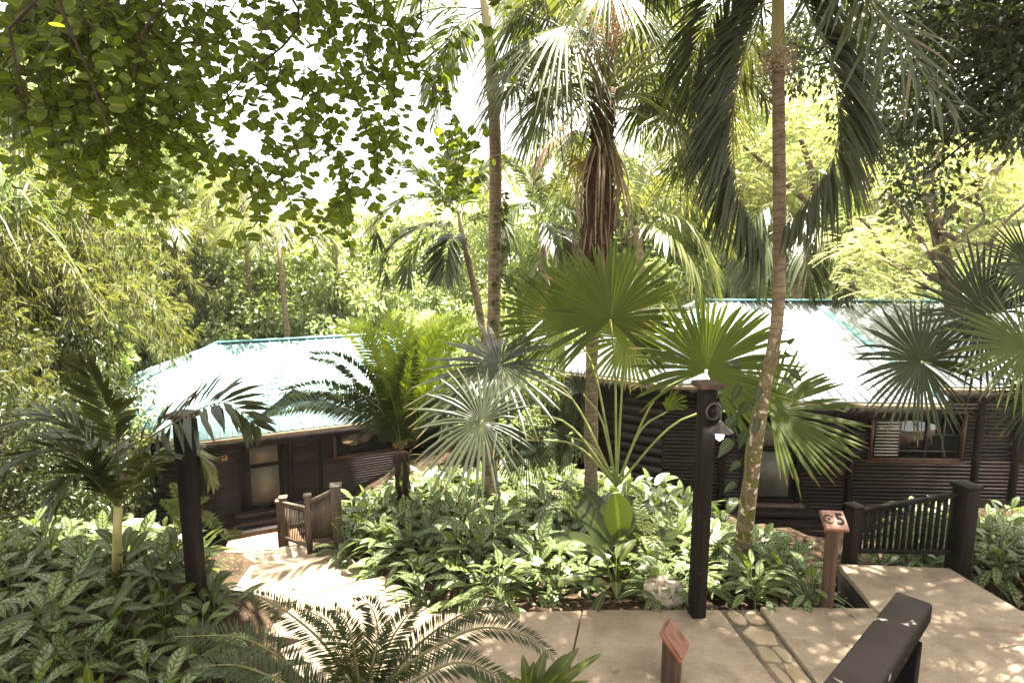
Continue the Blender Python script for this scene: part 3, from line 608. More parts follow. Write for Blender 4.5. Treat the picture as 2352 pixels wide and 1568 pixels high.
railing('stair_railing', 'weathered brown railing with thin balusters at the turn of the left stepped path', [(p1, hpx(777, 1117, p1), .155), (p2, hpx(712, 1140, p2), .09), (p3, hpx(656, 1144, p3), .13), (p4, hpx(646, 1152, p4), .11)], M['rail'],
        [(hpx(777, 1128, p1), hpx(712, 1151, p2), hpx(777, 1244, p1)+.06, hpx(712, 1240, p2)), (hpx(712, 1170, p2), hpx(656, 1152, p3), hpx(712, 1256, p2), hpx(656, 1232, p3)), (hpx(656, 1160, p3), hpx(646, 1162, p4), .25, .25)], (13, .021, .021), True)
q1 = gnd(2199, 1302, .0); q2 = at(1950, 1296, q1[1]+.25)
railing('platform_railing', 'black painted railing with flat upright slats at the end of the right platform', [(q1, hpx(2199, 1118, q1), .2), (q2, hpx(1950, 1165, q2), .13)], M['wood_dark'],
        [(hpx(2199, 1136, q1), hpx(1950, 1172, q2), hpx(2199, 1268, q1), hpx(1950, 1262, q2))], (15, .045, .02), True)
def near_rail():
    a, b = at(2059, 1355, 2.3), at(2142, 1383, 2.3); c, e = at(1880, 1590, 1.62), at(2000, 1590, 1.62)
    e0 = (a+b)/2; e1 = (c+e)/2; e1 = e1+(e1-e0)*.8; wd = .135
    root = thing('handrail', 'black handrail with worn rounded end in the lower right foreground', 'handrail', (e0[0], e0[1], .0))
    mb = MB(); x = nrm(e0-e1); sd = nrm(np.cross(UP, x)); zz = np.cross(x, sd); beam(mb, e1-zz*.045, e0-zz*.045, wd, .09)
    mb.build('top_rail', M['blackrail'], root, bevel=.014)
    mb = MB(); beam(mb, e1-zz*.125, e0-x*.03-zz*.125, .085, .07); mb.build('under_rail', M['blackrail'], root, bevel=.006)
    mb = MB(); q = e0-x*.12; box(mb, V3(q[0], q[1], (q[2]-.165)/2-.0), (.11, .11, q[2]-.165), rz(math.atan2(x[1], x[0]))); mb.build('post', M['blackrail'], root, bevel=.008)
near_rail()
def lamp_post(label, top, base_z, w_, rot, lampdir, lit, group):
    root = thing('lamp_post', label, 'lamp post', (top[0], top[1], base_z), group)
    R = rz(rot); h_ = top[2]-base_z
    mb = MB(); box(mb, V3(top[0], top[1], base_z+h_/2-.1), (w_, w_, h_+.2), R); mb.build('post', M['wood_dark'], root, bevel=.012)
    mb = MB(); box(mb, top+UP*.045, (w_+.1, w_+.1, .05), R); mb.add(np.concatenate([(np.array([[-1, -1, 0], [1, -1, 0], [1, 1, 0], [-1, 1, 0.]])*(w_/2+.05)) @ R + top+UP*.0705, [top+UP*.1]]), [np.array([[0, 1, 4], [1, 2, 4], [2, 3, 4], [3, 0, 4]])]); mb.build('post_cap', M['wood_post'], root, bevel=.004)
    # bracket lamp on one face
    dv = V3(math.cos(lampdir), math.sin(lampdir), 0); f0 = top+dv*(w_/2)-UP*.26
    mb = MB(); th = np.linspace(0, 2*PI, 17); ring = f0+dv*.03+np.stack([np.cos(th)*.085*-dv[1], np.cos(th)*.085*dv[0], np.sin(th)*.085+.05], -1); tube(mb, ring, .012, 6)
    tube(mb, spline([f0+UP*.03, f0+dv*.06+UP*.09, f0+dv*.13+UP*.07, f0+dv*.14-UP*.02], 12), .012, 6); tube(mb, spline([f0+UP*.0, f0+dv*.05-UP*.0, f0+dv*.09+UP*.05, f0+dv*.05+UP*.075], 10), .009, 6)
    lm = mb.build('lamp_bracket', M['iron'], root, smooth=True)
    c = f0+dv*.14-UP*.02; mb = MB(); zs = [0, -.025, -.045, -.09, -.105]; rs = [.02, .03, .045, .125, .128]; tube(mb, [c+UP*z for z in zs], rs, 20, False); mb.build('lamp_shade', M['iron'], root, smooth=True)
    mb = MB(); tube(mb, [c-UP*z for z in (.06, .10, .14, .18, .2)], [.022, .04, .042, .032, .008], 12); mb.build('bulb', M['bulb'] if lit else M['panel'], root, smooth=True)
lt = at(1625, 893, 5.72); lamp_post('tall dark lamp post with a lit bracket lamp, beside the lichen spotted palm', lt, .0, .15, .12, -PI/2+.35, True, 'lamp posts')
lt2 = at(420, 962, 5.7); lamp_post('dark square lamp post standing in the left bed behind small palm fronds', lt2, .0, .145, -.2, PI/2+.2, False, 'lamp posts')
def sign(label, top, base_z, face, tilt, w_, bw, bl, mats, txt=None, frot=0):
    root = thing('number_sign', label, 'sign post', (top[0], top[1], base_z), 'wooden number sign posts')
    fx = V3(math.cos(face), math.sin(face), 0); sx = V3(-fx[1], fx[0], 0)      # board faces fx and up
    R = rz(face+frot)
    mb = MB(); hh = top[2]-base_z; k = np.array([[x, y] for x, y in ((-1, -1), (1, -1), (1, 1), (-1, 1))])*w_/2
    b = np.array([[*q, 0] for q in k]) @ R; lo = b+V3(top[0], top[1], base_z-.1); hi = b+top; hi[:, 2] -= (b @ fx)*math.tan(tilt)
    mb.add(np.concatenate([lo, hi]), [np.array([[0, 1, 5, 4], [1, 2, 6, 5], [2, 3, 7, 6], [3, 0, 4, 7], [7, 4, 5, 6]])]); mb.build('post', M['wood_post'], root, bevel=.006)
    dn = nrm(fx*math.cos(tilt)-UP*math.sin(tilt)); nn = np.cross(dn, sx); nn = nn if nn[2] > 0 else -nn; c = top+nn*.018
    mb = MB(); box(mb, c, (bl, bw, .036), np.array([dn, sx, nn])); bd = mb.build('sign_board', M['wood_red'], root, bevel=.005)
    rt = sx*(1 if np.dot(np.cross(sx, -dn), nn) > 0 else -1)
    for s, wd, mt in ((-1, .40, mats[0]), (1, .52, mats[1])):
        mb = MB(); box(mb, c+nn*.026+rt*s*(bw*.25 if s > 0 else bw*.29)*.86, (bl*.94, bw*wd, .016), np.array([dn, sx, nn])); mb.build('number_tile', mt, bd, bevel=.003)
    if txt:
        textmesh(txt, bl*.82, M['ink'], c+nn*.036+rt*bw*.22, rt, -dn, bd, 'numeral', .002)
        emblem(c+nn*.0345-rt*bw*.25, rt, -dn, bl*.2, bd, M['wood_post'])
st = at(1914, 1198, 5.9); sign('wooden sign post with tilted board reading 5 beside the right platform', st, -.05, -PI/2-.12, .62, .125, .245, .235, (M['pinkwood'], M['pinkwood']), '5', -.35)
st = at(1545, 1470, 4.75); sign('wooden sign post with reddish board seen edge on in the foreground', st, -.05, -.55, .86, .165, .26, .29, (M['wood_red'], M['wood_red']), None, .15)

# ------------------------------------------------------------------ plant builders
def frond(ml, mr, pts, l0, w0, n, ang=55, lift=.25, grav=.35, u0=.12, hint=UP, rr=.014, side=(-1, 1), jit=.12, segs=3, tipang=25, prof=lance, minl=.3):
    c = spline(pts, n+6); t = nrm(np.gradient(c, axis=0)); u = np.linspace(0, 1, len(c))
    hv = np.broadcast_to(hint, c.shape); N = nrm(hv - t*np.sum(hv*t, 1)[:, None]); S = nrm(np.cross(t, N))
    tube(mr, c, rr*(1-.8*u), 5)
    ok = u > u0; c, t, N, S, u = c[ok], t[ok], N[ok], S[ok], (u[ok]-u0)/(1-u0); m = len(c)
    for s in side:
        a = np.radians(ang+(tipang-ang)*u**1.5)+rng.normal(0, jit*.6, m)
        D = t*np.cos(a)[:, None]+S*(s*np.sin(a))[:, None]+N*(lift+rng.normal(0, jit, m))[:, None]
        L = l0*(minl+(1-minl)*np.sin(PI*np.clip(.12+u*.8, 0, 1))**.8)*(1-.35*u**3)*rng.uniform(.88, 1.08, m)
        Nn = N + rng.normal(0, .12, (m, 3))
        leaves(ml, c+rng.normal(0, .004, (m, 3)), D, Nn, L, w0*(.6+.4*L/l0), grav*rng.uniform(.7, 1.3, m), segs, prof, .25)
def fanleaf(mb, hub, mid, nrml, R, K=54, A=158, joined=.5, droop=.25, cup=.1, fold=.12, wid=1.0, jit=.04):
    y = nrm(mid); z = nrm(np.asarray(nrml)-y*np.dot(nrml, y)); x = np.cross(y, z)
    th = np.radians(np.linspace(-A, A, K)); dl = (th[1]-th[0])/2; half = rng.normal(0, .03, K)*(rng.random(K) < .5)
    Rk = R*(1-.22*(np.abs(th)/th[-1])**2)*rng.uniform(.9, 1.04, K)
    r = np.array([.02, .2, .36, joined, joined+.25*(1-joined), joined+.62*(1-joined), 1.0]); wf = np.array([1, 1, 1, 1, .96, .78, .06])*wid
    off = np.array([-1, 0, 1])
    ang = (th+half*0)[:, None, None]+off[None, None]*dl*wf[None, :, None]*(joined/np.maximum(r, joined))[None, :, None]+(half[:, None]*np.clip((r-joined)/(1-joined), 0, 1)[None])[..., None]
    rr_ = r[None, :, None]*Rk[:, None, None]*np.ones((1, 1, 3))
    pl = (np.abs(off)*2-1)[None, None]*(.5*dl*np.minimum(r, joined)*R)[None, :, None]*np.array([1, 1, 1, 1, .8, .4, 0])[None, :, None]*-.9
    X = rr_*np.sin(ang); Yy = rr_*np.cos(ang)
    Z = pl+cup*rr_**2/R+fold*np.abs(X)+0*X
    P = np.asarray(hub)+X[..., None]*x+Yy[..., None]*y+Z[..., None]*z
    tipf = np.clip((r-.2)/.8, 0, 1)**1.9
    P = P-UP*(droop*R*tipf[None, :, None]*(rng.uniform(.5, 1.4, K)+(rng.random(K) < .12)*rng.uniform(.6, 2.2, K))[:, None, None])[..., None]
    uv = np.stack(np.broadcast_arrays(np.array([0, .5, 1])[None, None], r[None, :, None]*np.ones((K, 1, 1))), -1)
    mb.add(P, [grid_faces(K, 7, 3)], uv)
def rose(mb, mr, n, L, W, base_r=.03, petiole=.3, el=(15, 75), droop=.35, prof=ellip, segs=5, fold=.18, h0=.0):
    ga = rng.uniform(0, 6.28)
    for k in range(n):
        a = ga+k*2.4+rng.normal(0, .2); f = (k+.5)/n; e = math.radians(el[0]+(el[1]-el[0])*f+rng.normal(0, 8))
        dv = V3(math.cos(a)*math.cos(e), math.sin(a)*math.cos(e), math.sin(e)); b = V3(math.cos(a), math.sin(a), 0)*base_r+UP*(h0*f)
        pl = petiole*rng.uniform(.7, 1.2); tip = b+dv*pl
        if mr is not None: tube(mr, [b, b+dv*pl*.6+UP*.01, tip], [.007, .006, .004], 4, False)
        e2 = e-math.radians(rng.uniform(15, 45)); d2 = V3(math.cos(a+rng.normal(0, .15))*math.cos(e2), math.sin(a)*math.cos(e2), math.sin(e2))
        l = L*rng.uniform(.75, 1.15); leaves(mb, [tip], d2, UP+rdir(1)[0]*.35, l, W*l/L*rng.uniform(.85, 1.1), droop*rng.uniform(.6, 1.4), segs, prof, fold)
# ---- bedding plants
AGB = []
def bed_plant(n, L, W, pet, mat, name, el=(10, 75), h0=.12):
    m = MB(); rose(m, m, n, L, W, .012, pet, el, .35, h0=h0); tube(m, [V3(0, 0, -.06), V3(0, 0, h0)], [.02, .012], 6)
    o = m.build(name, M[mat], smooth=True); return o
proto = [bed_plant(16, .27, .095, .17, 'aglao', 'aglaonema'), bed_plant(20, .30, .10, .2, 'aglao', 'aglaonema'), bed_plant(13, .33, .10, .2, 'aglao', 'aglaonema', (20, 80)), bed_plant(24, .26, .085, .2, 'aglao', 'aglaonema', (0, 80), .2),
         bed_plant(14, .30, .085, .22, 'plain', 'broadleaf_plant', (25, 80)), bed_plant(18, .24, .08, .2, 'plain', 'broadleaf_plant', (20, 80))]
used = [False]*len(proto)
def put(k, loc, rzv, sc, label, cat, group, tilt=(0, 0)):
    o = proto[k]
    if not used[k]:
        used[k] = True; o.location = Vector(tuple(map(float, loc))); o.rotation_euler = (tilt[0], tilt[1], rzv); o.scale = (sc, sc, sc); c = o
    else:
        c = o.copy(); COL.objects.link(c); c.location = Vector(tuple(map(float, loc))); c.rotation_euler = (tilt[0], tilt[1], rzv); c.scale = (sc, sc, sc)
    tag(c, label, cat, group); return c
def inpoly(x, y, P):
    c = False; n = len(P)
    for i in range(n):
        (x1, y1), (x2, y2) = P[i], P[i-1]
        if (y1 > y) != (y2 > y) and x < (x2-x1)*(y-y1)/(y2-y1)+x1: c = not c
    return c
def scatter(poly, spacing, seed, zfun=None):
    r = random.Random(seed); xs = [p[0] for p in poly]; ys = [p[1] for p in poly]; out = []
    y = min(ys); odd = 0
    while y < max(ys):
        x = min(xs)+(spacing/2 if odd else 0)
        while x < max(xs):
            px, py = x+r.uniform(-.35, .35)*spacing, y+r.uniform(-.35, .35)*spacing
            if inpoly(px, py, poly): out.append((px, py))
            x += spacing
        y += spacing*.87; odd ^= 1
    return out
r = random.Random(11)
bed1 = [(-.95, 6.25), (-.2, 5.98), (2.2, 5.98), (2.5, 6.6), (3.3, 7.2), (3.9, 9.5), (3.6, 11.6), (1.5, 13), (-1.5, 14.5), (-4.6, 13.8), (-3.2, 10), (-2.75, 8.8), (-2.1, 7.9), (-1.35, 6.9)]
for x, y in scatter(bed1, .50, 5):
    front = y < 6.9 and x > -.9
    k = r.choice([0, 1, 2, 3]) if r.random() < (.97 if front else .74) else r.choice([4, 5])
    s = r.uniform(1.0, 1.7)*(1.0 if y < 9 else 1.1)
    if k < 4: lab, grp, cat = ('pale striped aglaonema in the front row of the central bed by the path' if front else 'leafy variegated aglaonema in the packed middle of the central bed' if y < 10 else 'small sunlit aglaonema far back in the central bed near the cabin walls'), ('aglaonemas of the central bed, front' if front else 'aglaonemas of the central bed, middle' if y < 10 else 'aglaonemas of the central bed, back'), 'plant'
    else: lab, grp, cat = 'plain green broad leaved plant among the striped plants of the central bed', 'green broadleaf plants of the central bed', 'plant'
    put(k, (x, y, g(x, y)), r.uniform(0, 6.28), s, lab, cat, grp, (r.uniform(-.15, .15), r.uniform(-.15, .15)))
bed2 = [(-1.9, 3.4), (-2.45, 4.9), (-3.1, 5.6), (-3.65, 6.5), (-4.35, 7.6), (-5.4, 8.8), (-7.5, 8.5), (-7.0, 5.5), (-4.2, 3.3)]
for x, y in scatter(bed2, .46, 9):
    k = r.choice([0, 1, 2, 3]) if r.random() < .45 else r.choice([4, 5]); near = y < 5.2
    lab = ('dark variegated aglaonema in the shaded left foreground bed' if near else 'sunlit variegated aglaonema in the left bed around the dark post') if k < 4 else 'plain green broad leaved plant in the left bed'
    put(k, (x, y, g(x, y)), r.uniform(0, 6.28), r.uniform(1.0, 1.5), lab, 'plant', ('aglaonemas of the left bed, shaded' if near else 'aglaonemas of the left bed, sunlit') if k < 4 else 'green broadleaf plants of the left bed', (r.uniform(-.2, .2), r.uniform(-.2, .2)))
bed3 = [(5.75, 6.9), (5.5, 7.6), (6.2, 9.6), (10.5, 9.6), (9.5, 5.6), (6.9, 5.95)]
for x, y in scatter(bed3, .56, 4):
    put(r.choice([0, 1, 2, 3, 3]), (x, y, g(x, y)+.12), r.uniform(0, 6.28), r.uniform(1.1, 1.5), 'long leaved variegated aglaonema in the shady bed right of the platform', 'plant', 'aglaonemas of the right bed', (r.uniform(-.2, .2), r.uniform(-.2, .2)))
bed4 = [(2.75, 6.15), (3.65, 6.05), (3.7, 6.6), (4.0, 7.6), (4.4, 8.6), (3.5, 8.4), (2.8, 7.0)]
for x, y in scatter(bed4, .42, 6):
    put(r.choice([1, 3, 2]), (x, y, g(x, y)), r.uniform(0, 6.28), r.uniform(.95, 1.25), 'white feathered aglaonema between the lamp post and the number 5 sign', 'plant', 'aglaonemas by the number sign', (r.uniform(-.1, .1), r.uniform(-.1, .1)))
put(2, gnd(2080, 1285, -.25), 1, .8, 'small aglaonema poking through the black slatted platform railing', 'plant', None)

# ---- large rosette (bird's-nest) plant, ferns, foreground strap plant
def strap_leaf_plant(name, label, base, dirs, mat, cat='plant', W=.16, prof=ellip, segs=8):
    root = thing(name, label, cat, base)
    for (px, py, Y, w_, *ob) in dirs:
        tip = at(px, py, Y); dv = tip-base; L = np.linalg.norm(dv); mb = MB(); b0 = base+V3(*rng.normal(0, .02, 2), 0)
        leaves(mb, [b0], dv/L+UP*.25, V3(0, -.75, .65)+rdir(1)[0]*.2, L*1.06, w_, .1 if ob else .25, segs, (lambda v: np.maximum(.04, np.sin(PI*np.clip(v*.97, 0, 1)**1.9)**.8)) if ob else prof, .2); mb.build('leaf', M[mat], root, smooth=True)
    return root
bb = at(1425, 1290, 7.35)
strap_leaf_plant('rosette_plant', 'large dark green anthurium with broad upright leaves at the foot of the fan palm', bb,
    [(1408, 1128, 7.0, .40, 'ob'), (1560, 1150, 7.4, .30), (1575, 1205, 7.2, .26), (1300, 1120, 7.7, .34), (1250, 1215, 7.2, .26), (1330, 1085, 8.0, .38), (1500, 1120, 7.9, .26), (1580, 1240, 7.0, .2), (1215, 1245, 7.0, .18)], 'big')
def fern(label, base, tips, l0=.13, mat='fern'):
    root = thing('fern', label, 'fern', base)
    for (px, py, Y) in tips:
        tip = at(px, py, Y); mid = (base+tip)/2+UP*np.linalg.norm(tip-base)*.22; ml, mr = MB(), MB()
        frond(ml, mr, [base, mid, tip], l0, .028, 26, 75, .05, .1, .12, V3(0, -.5, .9), .006, segs=2, tipang=60); f = ml.build('frond', M[mat], root); mr.build('rachis', M['rachis'], f)
fern('light green sword fern hanging beside the large anthurium leaf', at(1480, 1230, 7.2), [(1490, 1310, 6.7), (1520, 1290, 6.7), (1460, 1150, 7.6), (1540, 1190, 7.4)])
fern('sword fern left of the large anthurium', at(1330, 1190, 7.9), [(1270, 1130, 7.9), (1260, 1170, 7.6), (1380, 1110, 8.1), (1310, 1095, 8.2)])
fern('pale fern with arching fronds behind the dark left post', at(430, 1220, 6.8), [(395, 1110, 6.9), (480, 1145, 6.6), (490, 1195, 6.5), (370, 1150, 6.8), (345, 1260, 6.4), (520, 1230, 6.3)], .11)
fern('small fern at the dark left edge of the bed', at(0, 1260, 5.6), [(60, 1215, 5.5), (70, 1250, 5.4), (30, 1200, 5.6)], .12)
fb = at(1215, 1640, 3.7)
strap_leaf_plant('strap_leaf_plant', 'dark glossy long leaved plant at the bottom edge beside the foreground cycad', fb,
    [(1335, 1465, 3.9, .10), (1300, 1480, 3.9, .10), (1190, 1480, 3.9, .085), (1405, 1475, 3.9, .07), (1130, 1520, 3.8, .09), (1085, 1530, 3.7, .08), (1260, 1470, 4.0, .1), (1380, 1540, 3.6, .09), (1300, 1520, 3.6, .12), (1235, 1490, 3.8, .1), (1165, 1525, 3.6, .1), (1360, 1500, 3.7, .08), (1210, 1520, 3.6, .09)], 'plain')
strap_leaf_plant('yellow_leaf_plant', 'bright yellow green pointed leaf plant standing in the dark lower left corner', at(220, 1640, 3.6), [(200, 1495, 3.6, .09), (240, 1530, 3.6, .07), (150, 1560, 3.5, .09)], 'plain')
strap_leaf_plant('pale_leaf_plant', 'pale grey leaved plant with a small pink flower beside the left patio', at(530, 1240, 9.4), [(560, 1215, 9.3, .14), (540, 1205, 9.4, .12), (515, 1212, 9.4, .12), (505, 1225, 9.3, .1)], 'fan_silver')

# ---- cycads
def cycad(label, base, tips, mat, l0, w0, n, trunk=None, bend=.16, hint=V3(0, -.75, .65), lift=.15, grav=.08, ang=68):
    root = thing('cycad', label, 'cycad', trunk[0] if trunk is not None else base)
    if trunk is not None:
        mb = MB(); tube(mb, spline(trunk, 14), np.linspace(.13, .15, 14)*(1+.12*np.sin(np.arange(14)*2.2)), 12); tr = mb.build('trunk', M['bark_dark'], root, smooth=True)
        mb = MB(); n_ = 70; a = rng.uniform(0, 6.28, n_); P = trunk[0]+(trunk[-1]-trunk[0])*rng.uniform(.15, .95, n_)[:, None]+np.stack([np.cos(a)*.13, np.sin(a)*.13, 0*a], -1); leaves(mb, P, np.stack([np.cos(a), np.sin(a), rng.uniform(-.6, .7, n_)], -1), UP, rng.uniform(.2, .42, n_), .05, .5, 5, ellip, .2); mb.build('epiphyte_leaves', M['plain'], tr)
        mb = MB(); n_ = 34; a = rng.uniform(0, 6.28, n_); P = trunk[-1]+np.stack([np.cos(a)*.14, np.sin(a)*.14, rng.uniform(-.12, .12, n_)], -1); leaves(mb, P, np.stack([np.cos(a), np.sin(a), np.ones(n_)*1.2], -1), UP, .10, .04, .0, 2); mb.build('cone_scales', M['orange'], root)
    for tp in tips:
        P = [base]+[at(*q) for q in tp[:-1]] if isinstance(tp[-1], str) else [base]+[at(*q) for q in tp]
        mt = tp[-1] if isinstance(tp[-1], str) else mat
        if len(P) == 2:
            dv = P[1]-P[0]; hz = dv*V3(1, 1, 0); L = np.linalg.norm(dv); P = [P[0], P[0]+dv*.33-hz*bend*.75+UP*L*bend*.55, P[0]+dv*.7-hz*bend*.45+UP*L*bend*.8, P[1]]
        ml, mr = MB(), MB(); frond(ml, mr, P, l0, w0, n, ang, lift, grav, .1, hint, .016, segs=2, tipang=45, minl=.35, jit=.05)
        f = ml.build('frond', M[mt], root); mr.build('rachis', M['rachis'], f)
    return root
YC = 10.4
cb = at(922, 1035, YC)
cycad('big cycad with upright glowing yellow green fronds in front of the left cabin', cb,
    [[(775, 750, YC+.5)], [(829, 738, YC+.6)], [(886, 722, YC+.4)], [(944, 716, YC+.7)], [(1005, 728, YC+.6)], [(1040, 722, YC+.9)], [(800, 735, YC+1)], [(910, 712, YC+1.2)], [(990, 715, YC+1.3)], [(1060, 730, YC+.2)], [(1078, 735, YC+.7)], [(1100, 760, YC+.4)], [(965, 735, YC+1.0)], [(850, 760, YC+1.1)],
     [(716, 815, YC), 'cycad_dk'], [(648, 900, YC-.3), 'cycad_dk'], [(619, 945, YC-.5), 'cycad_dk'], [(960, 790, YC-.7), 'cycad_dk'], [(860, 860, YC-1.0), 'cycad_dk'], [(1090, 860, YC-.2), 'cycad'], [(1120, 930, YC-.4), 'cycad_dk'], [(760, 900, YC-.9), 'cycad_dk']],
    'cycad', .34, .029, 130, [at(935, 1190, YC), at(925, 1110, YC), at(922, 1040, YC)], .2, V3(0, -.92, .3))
fcb = at(835, 1650, 3.7)
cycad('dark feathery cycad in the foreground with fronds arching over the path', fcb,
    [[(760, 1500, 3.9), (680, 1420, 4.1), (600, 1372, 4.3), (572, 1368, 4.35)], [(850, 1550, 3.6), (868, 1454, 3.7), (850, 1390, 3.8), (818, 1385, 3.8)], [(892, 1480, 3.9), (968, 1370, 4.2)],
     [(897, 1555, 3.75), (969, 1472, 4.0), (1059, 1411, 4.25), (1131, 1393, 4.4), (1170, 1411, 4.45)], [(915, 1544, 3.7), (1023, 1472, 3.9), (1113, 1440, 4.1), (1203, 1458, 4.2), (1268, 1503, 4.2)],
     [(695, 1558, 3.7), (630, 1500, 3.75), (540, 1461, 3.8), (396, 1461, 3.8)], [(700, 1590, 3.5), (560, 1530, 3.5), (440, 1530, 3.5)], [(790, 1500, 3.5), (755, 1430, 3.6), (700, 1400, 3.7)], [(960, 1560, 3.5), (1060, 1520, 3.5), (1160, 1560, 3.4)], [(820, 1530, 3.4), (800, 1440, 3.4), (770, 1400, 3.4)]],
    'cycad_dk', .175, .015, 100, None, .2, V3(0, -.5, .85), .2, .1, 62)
# ---- fan palms
def fanpalm(name, label, base, fans, petr=.018, K=54, trunk=None):
    root = thing(name, label, 'fan palm', trunk[0] if trunk is not None else base)
    if trunk is not None:
        mb = MB(); tube(mb, spline(trunk, 10), np.linspace(.11, .13, 10), 10); mb.build('trunk', M['palm_fib'], root, smooth=True)
    for f in fans:
        hub, midpx, nrml, Rpx, mat, o = at(*f[0]), f[1], np.array(f[2], float), f[3], f[4], f[5] if len(f) > 5 else {}
        Y = f[0][2]; R = Rpx/F*Y*1.02; right = V3(1, 0, 0)
        a = math.radians(midpx); mid = right*math.cos(a)+_up*math.sin(a)
        mid = mid+np.array(o.pop('lean', (0, 0, 0)), float)
        mb = MB(); fanleaf(mb, hub, mid, nrml, R, **({'K': K}|o)); lf = mb.build('leaf', M[mat], root)
        mr = MB(); md = (base*.45+hub*.55)+UP*.16*np.linalg.norm(hub-base)-(hub-base)*V3(1, 1, 0)*.1
        tube(mr, spline([base, md, hub], 12), np.linspace(petr, petr*.55, 12), 6); mr.build('stalk', M['stalk'], lf, smooth=True)
    return root
fb0 = at(1416, 1115, 8.0)
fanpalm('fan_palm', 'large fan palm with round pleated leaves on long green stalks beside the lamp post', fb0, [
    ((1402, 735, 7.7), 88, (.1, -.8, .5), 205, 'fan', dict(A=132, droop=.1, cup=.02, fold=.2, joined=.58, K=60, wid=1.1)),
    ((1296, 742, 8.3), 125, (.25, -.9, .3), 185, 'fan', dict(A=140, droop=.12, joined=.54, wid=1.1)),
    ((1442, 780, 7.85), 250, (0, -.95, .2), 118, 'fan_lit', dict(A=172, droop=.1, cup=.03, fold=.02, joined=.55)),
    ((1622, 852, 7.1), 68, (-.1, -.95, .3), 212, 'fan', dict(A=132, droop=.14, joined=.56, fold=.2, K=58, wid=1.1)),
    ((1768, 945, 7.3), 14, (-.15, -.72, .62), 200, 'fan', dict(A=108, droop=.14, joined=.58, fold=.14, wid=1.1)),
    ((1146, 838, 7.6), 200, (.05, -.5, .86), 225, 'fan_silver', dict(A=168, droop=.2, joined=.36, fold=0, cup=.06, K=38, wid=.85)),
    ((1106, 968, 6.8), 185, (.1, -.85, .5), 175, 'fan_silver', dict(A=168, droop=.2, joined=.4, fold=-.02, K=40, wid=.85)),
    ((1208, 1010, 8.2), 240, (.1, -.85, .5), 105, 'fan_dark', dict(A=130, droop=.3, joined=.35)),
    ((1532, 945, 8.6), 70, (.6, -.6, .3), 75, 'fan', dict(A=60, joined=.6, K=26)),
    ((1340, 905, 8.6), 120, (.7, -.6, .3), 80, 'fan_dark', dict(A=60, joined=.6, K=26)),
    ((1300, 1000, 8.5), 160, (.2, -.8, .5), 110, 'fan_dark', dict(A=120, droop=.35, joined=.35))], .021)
rb = at(2520, 1150, 5.6)
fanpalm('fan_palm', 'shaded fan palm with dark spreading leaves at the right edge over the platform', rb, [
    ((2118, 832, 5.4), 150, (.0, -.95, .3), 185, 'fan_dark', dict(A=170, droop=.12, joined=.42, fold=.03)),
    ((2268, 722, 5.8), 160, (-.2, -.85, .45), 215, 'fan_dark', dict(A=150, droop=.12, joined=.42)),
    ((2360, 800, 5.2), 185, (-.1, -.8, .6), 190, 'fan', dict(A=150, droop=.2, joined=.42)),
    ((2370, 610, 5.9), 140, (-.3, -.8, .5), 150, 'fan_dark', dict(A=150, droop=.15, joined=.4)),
    ((2400, 900, 5.0), 225, (-.2, -.7, .6), 130, 'fan_dark', dict(A=130, droop=.25, joined=.4))], .016)
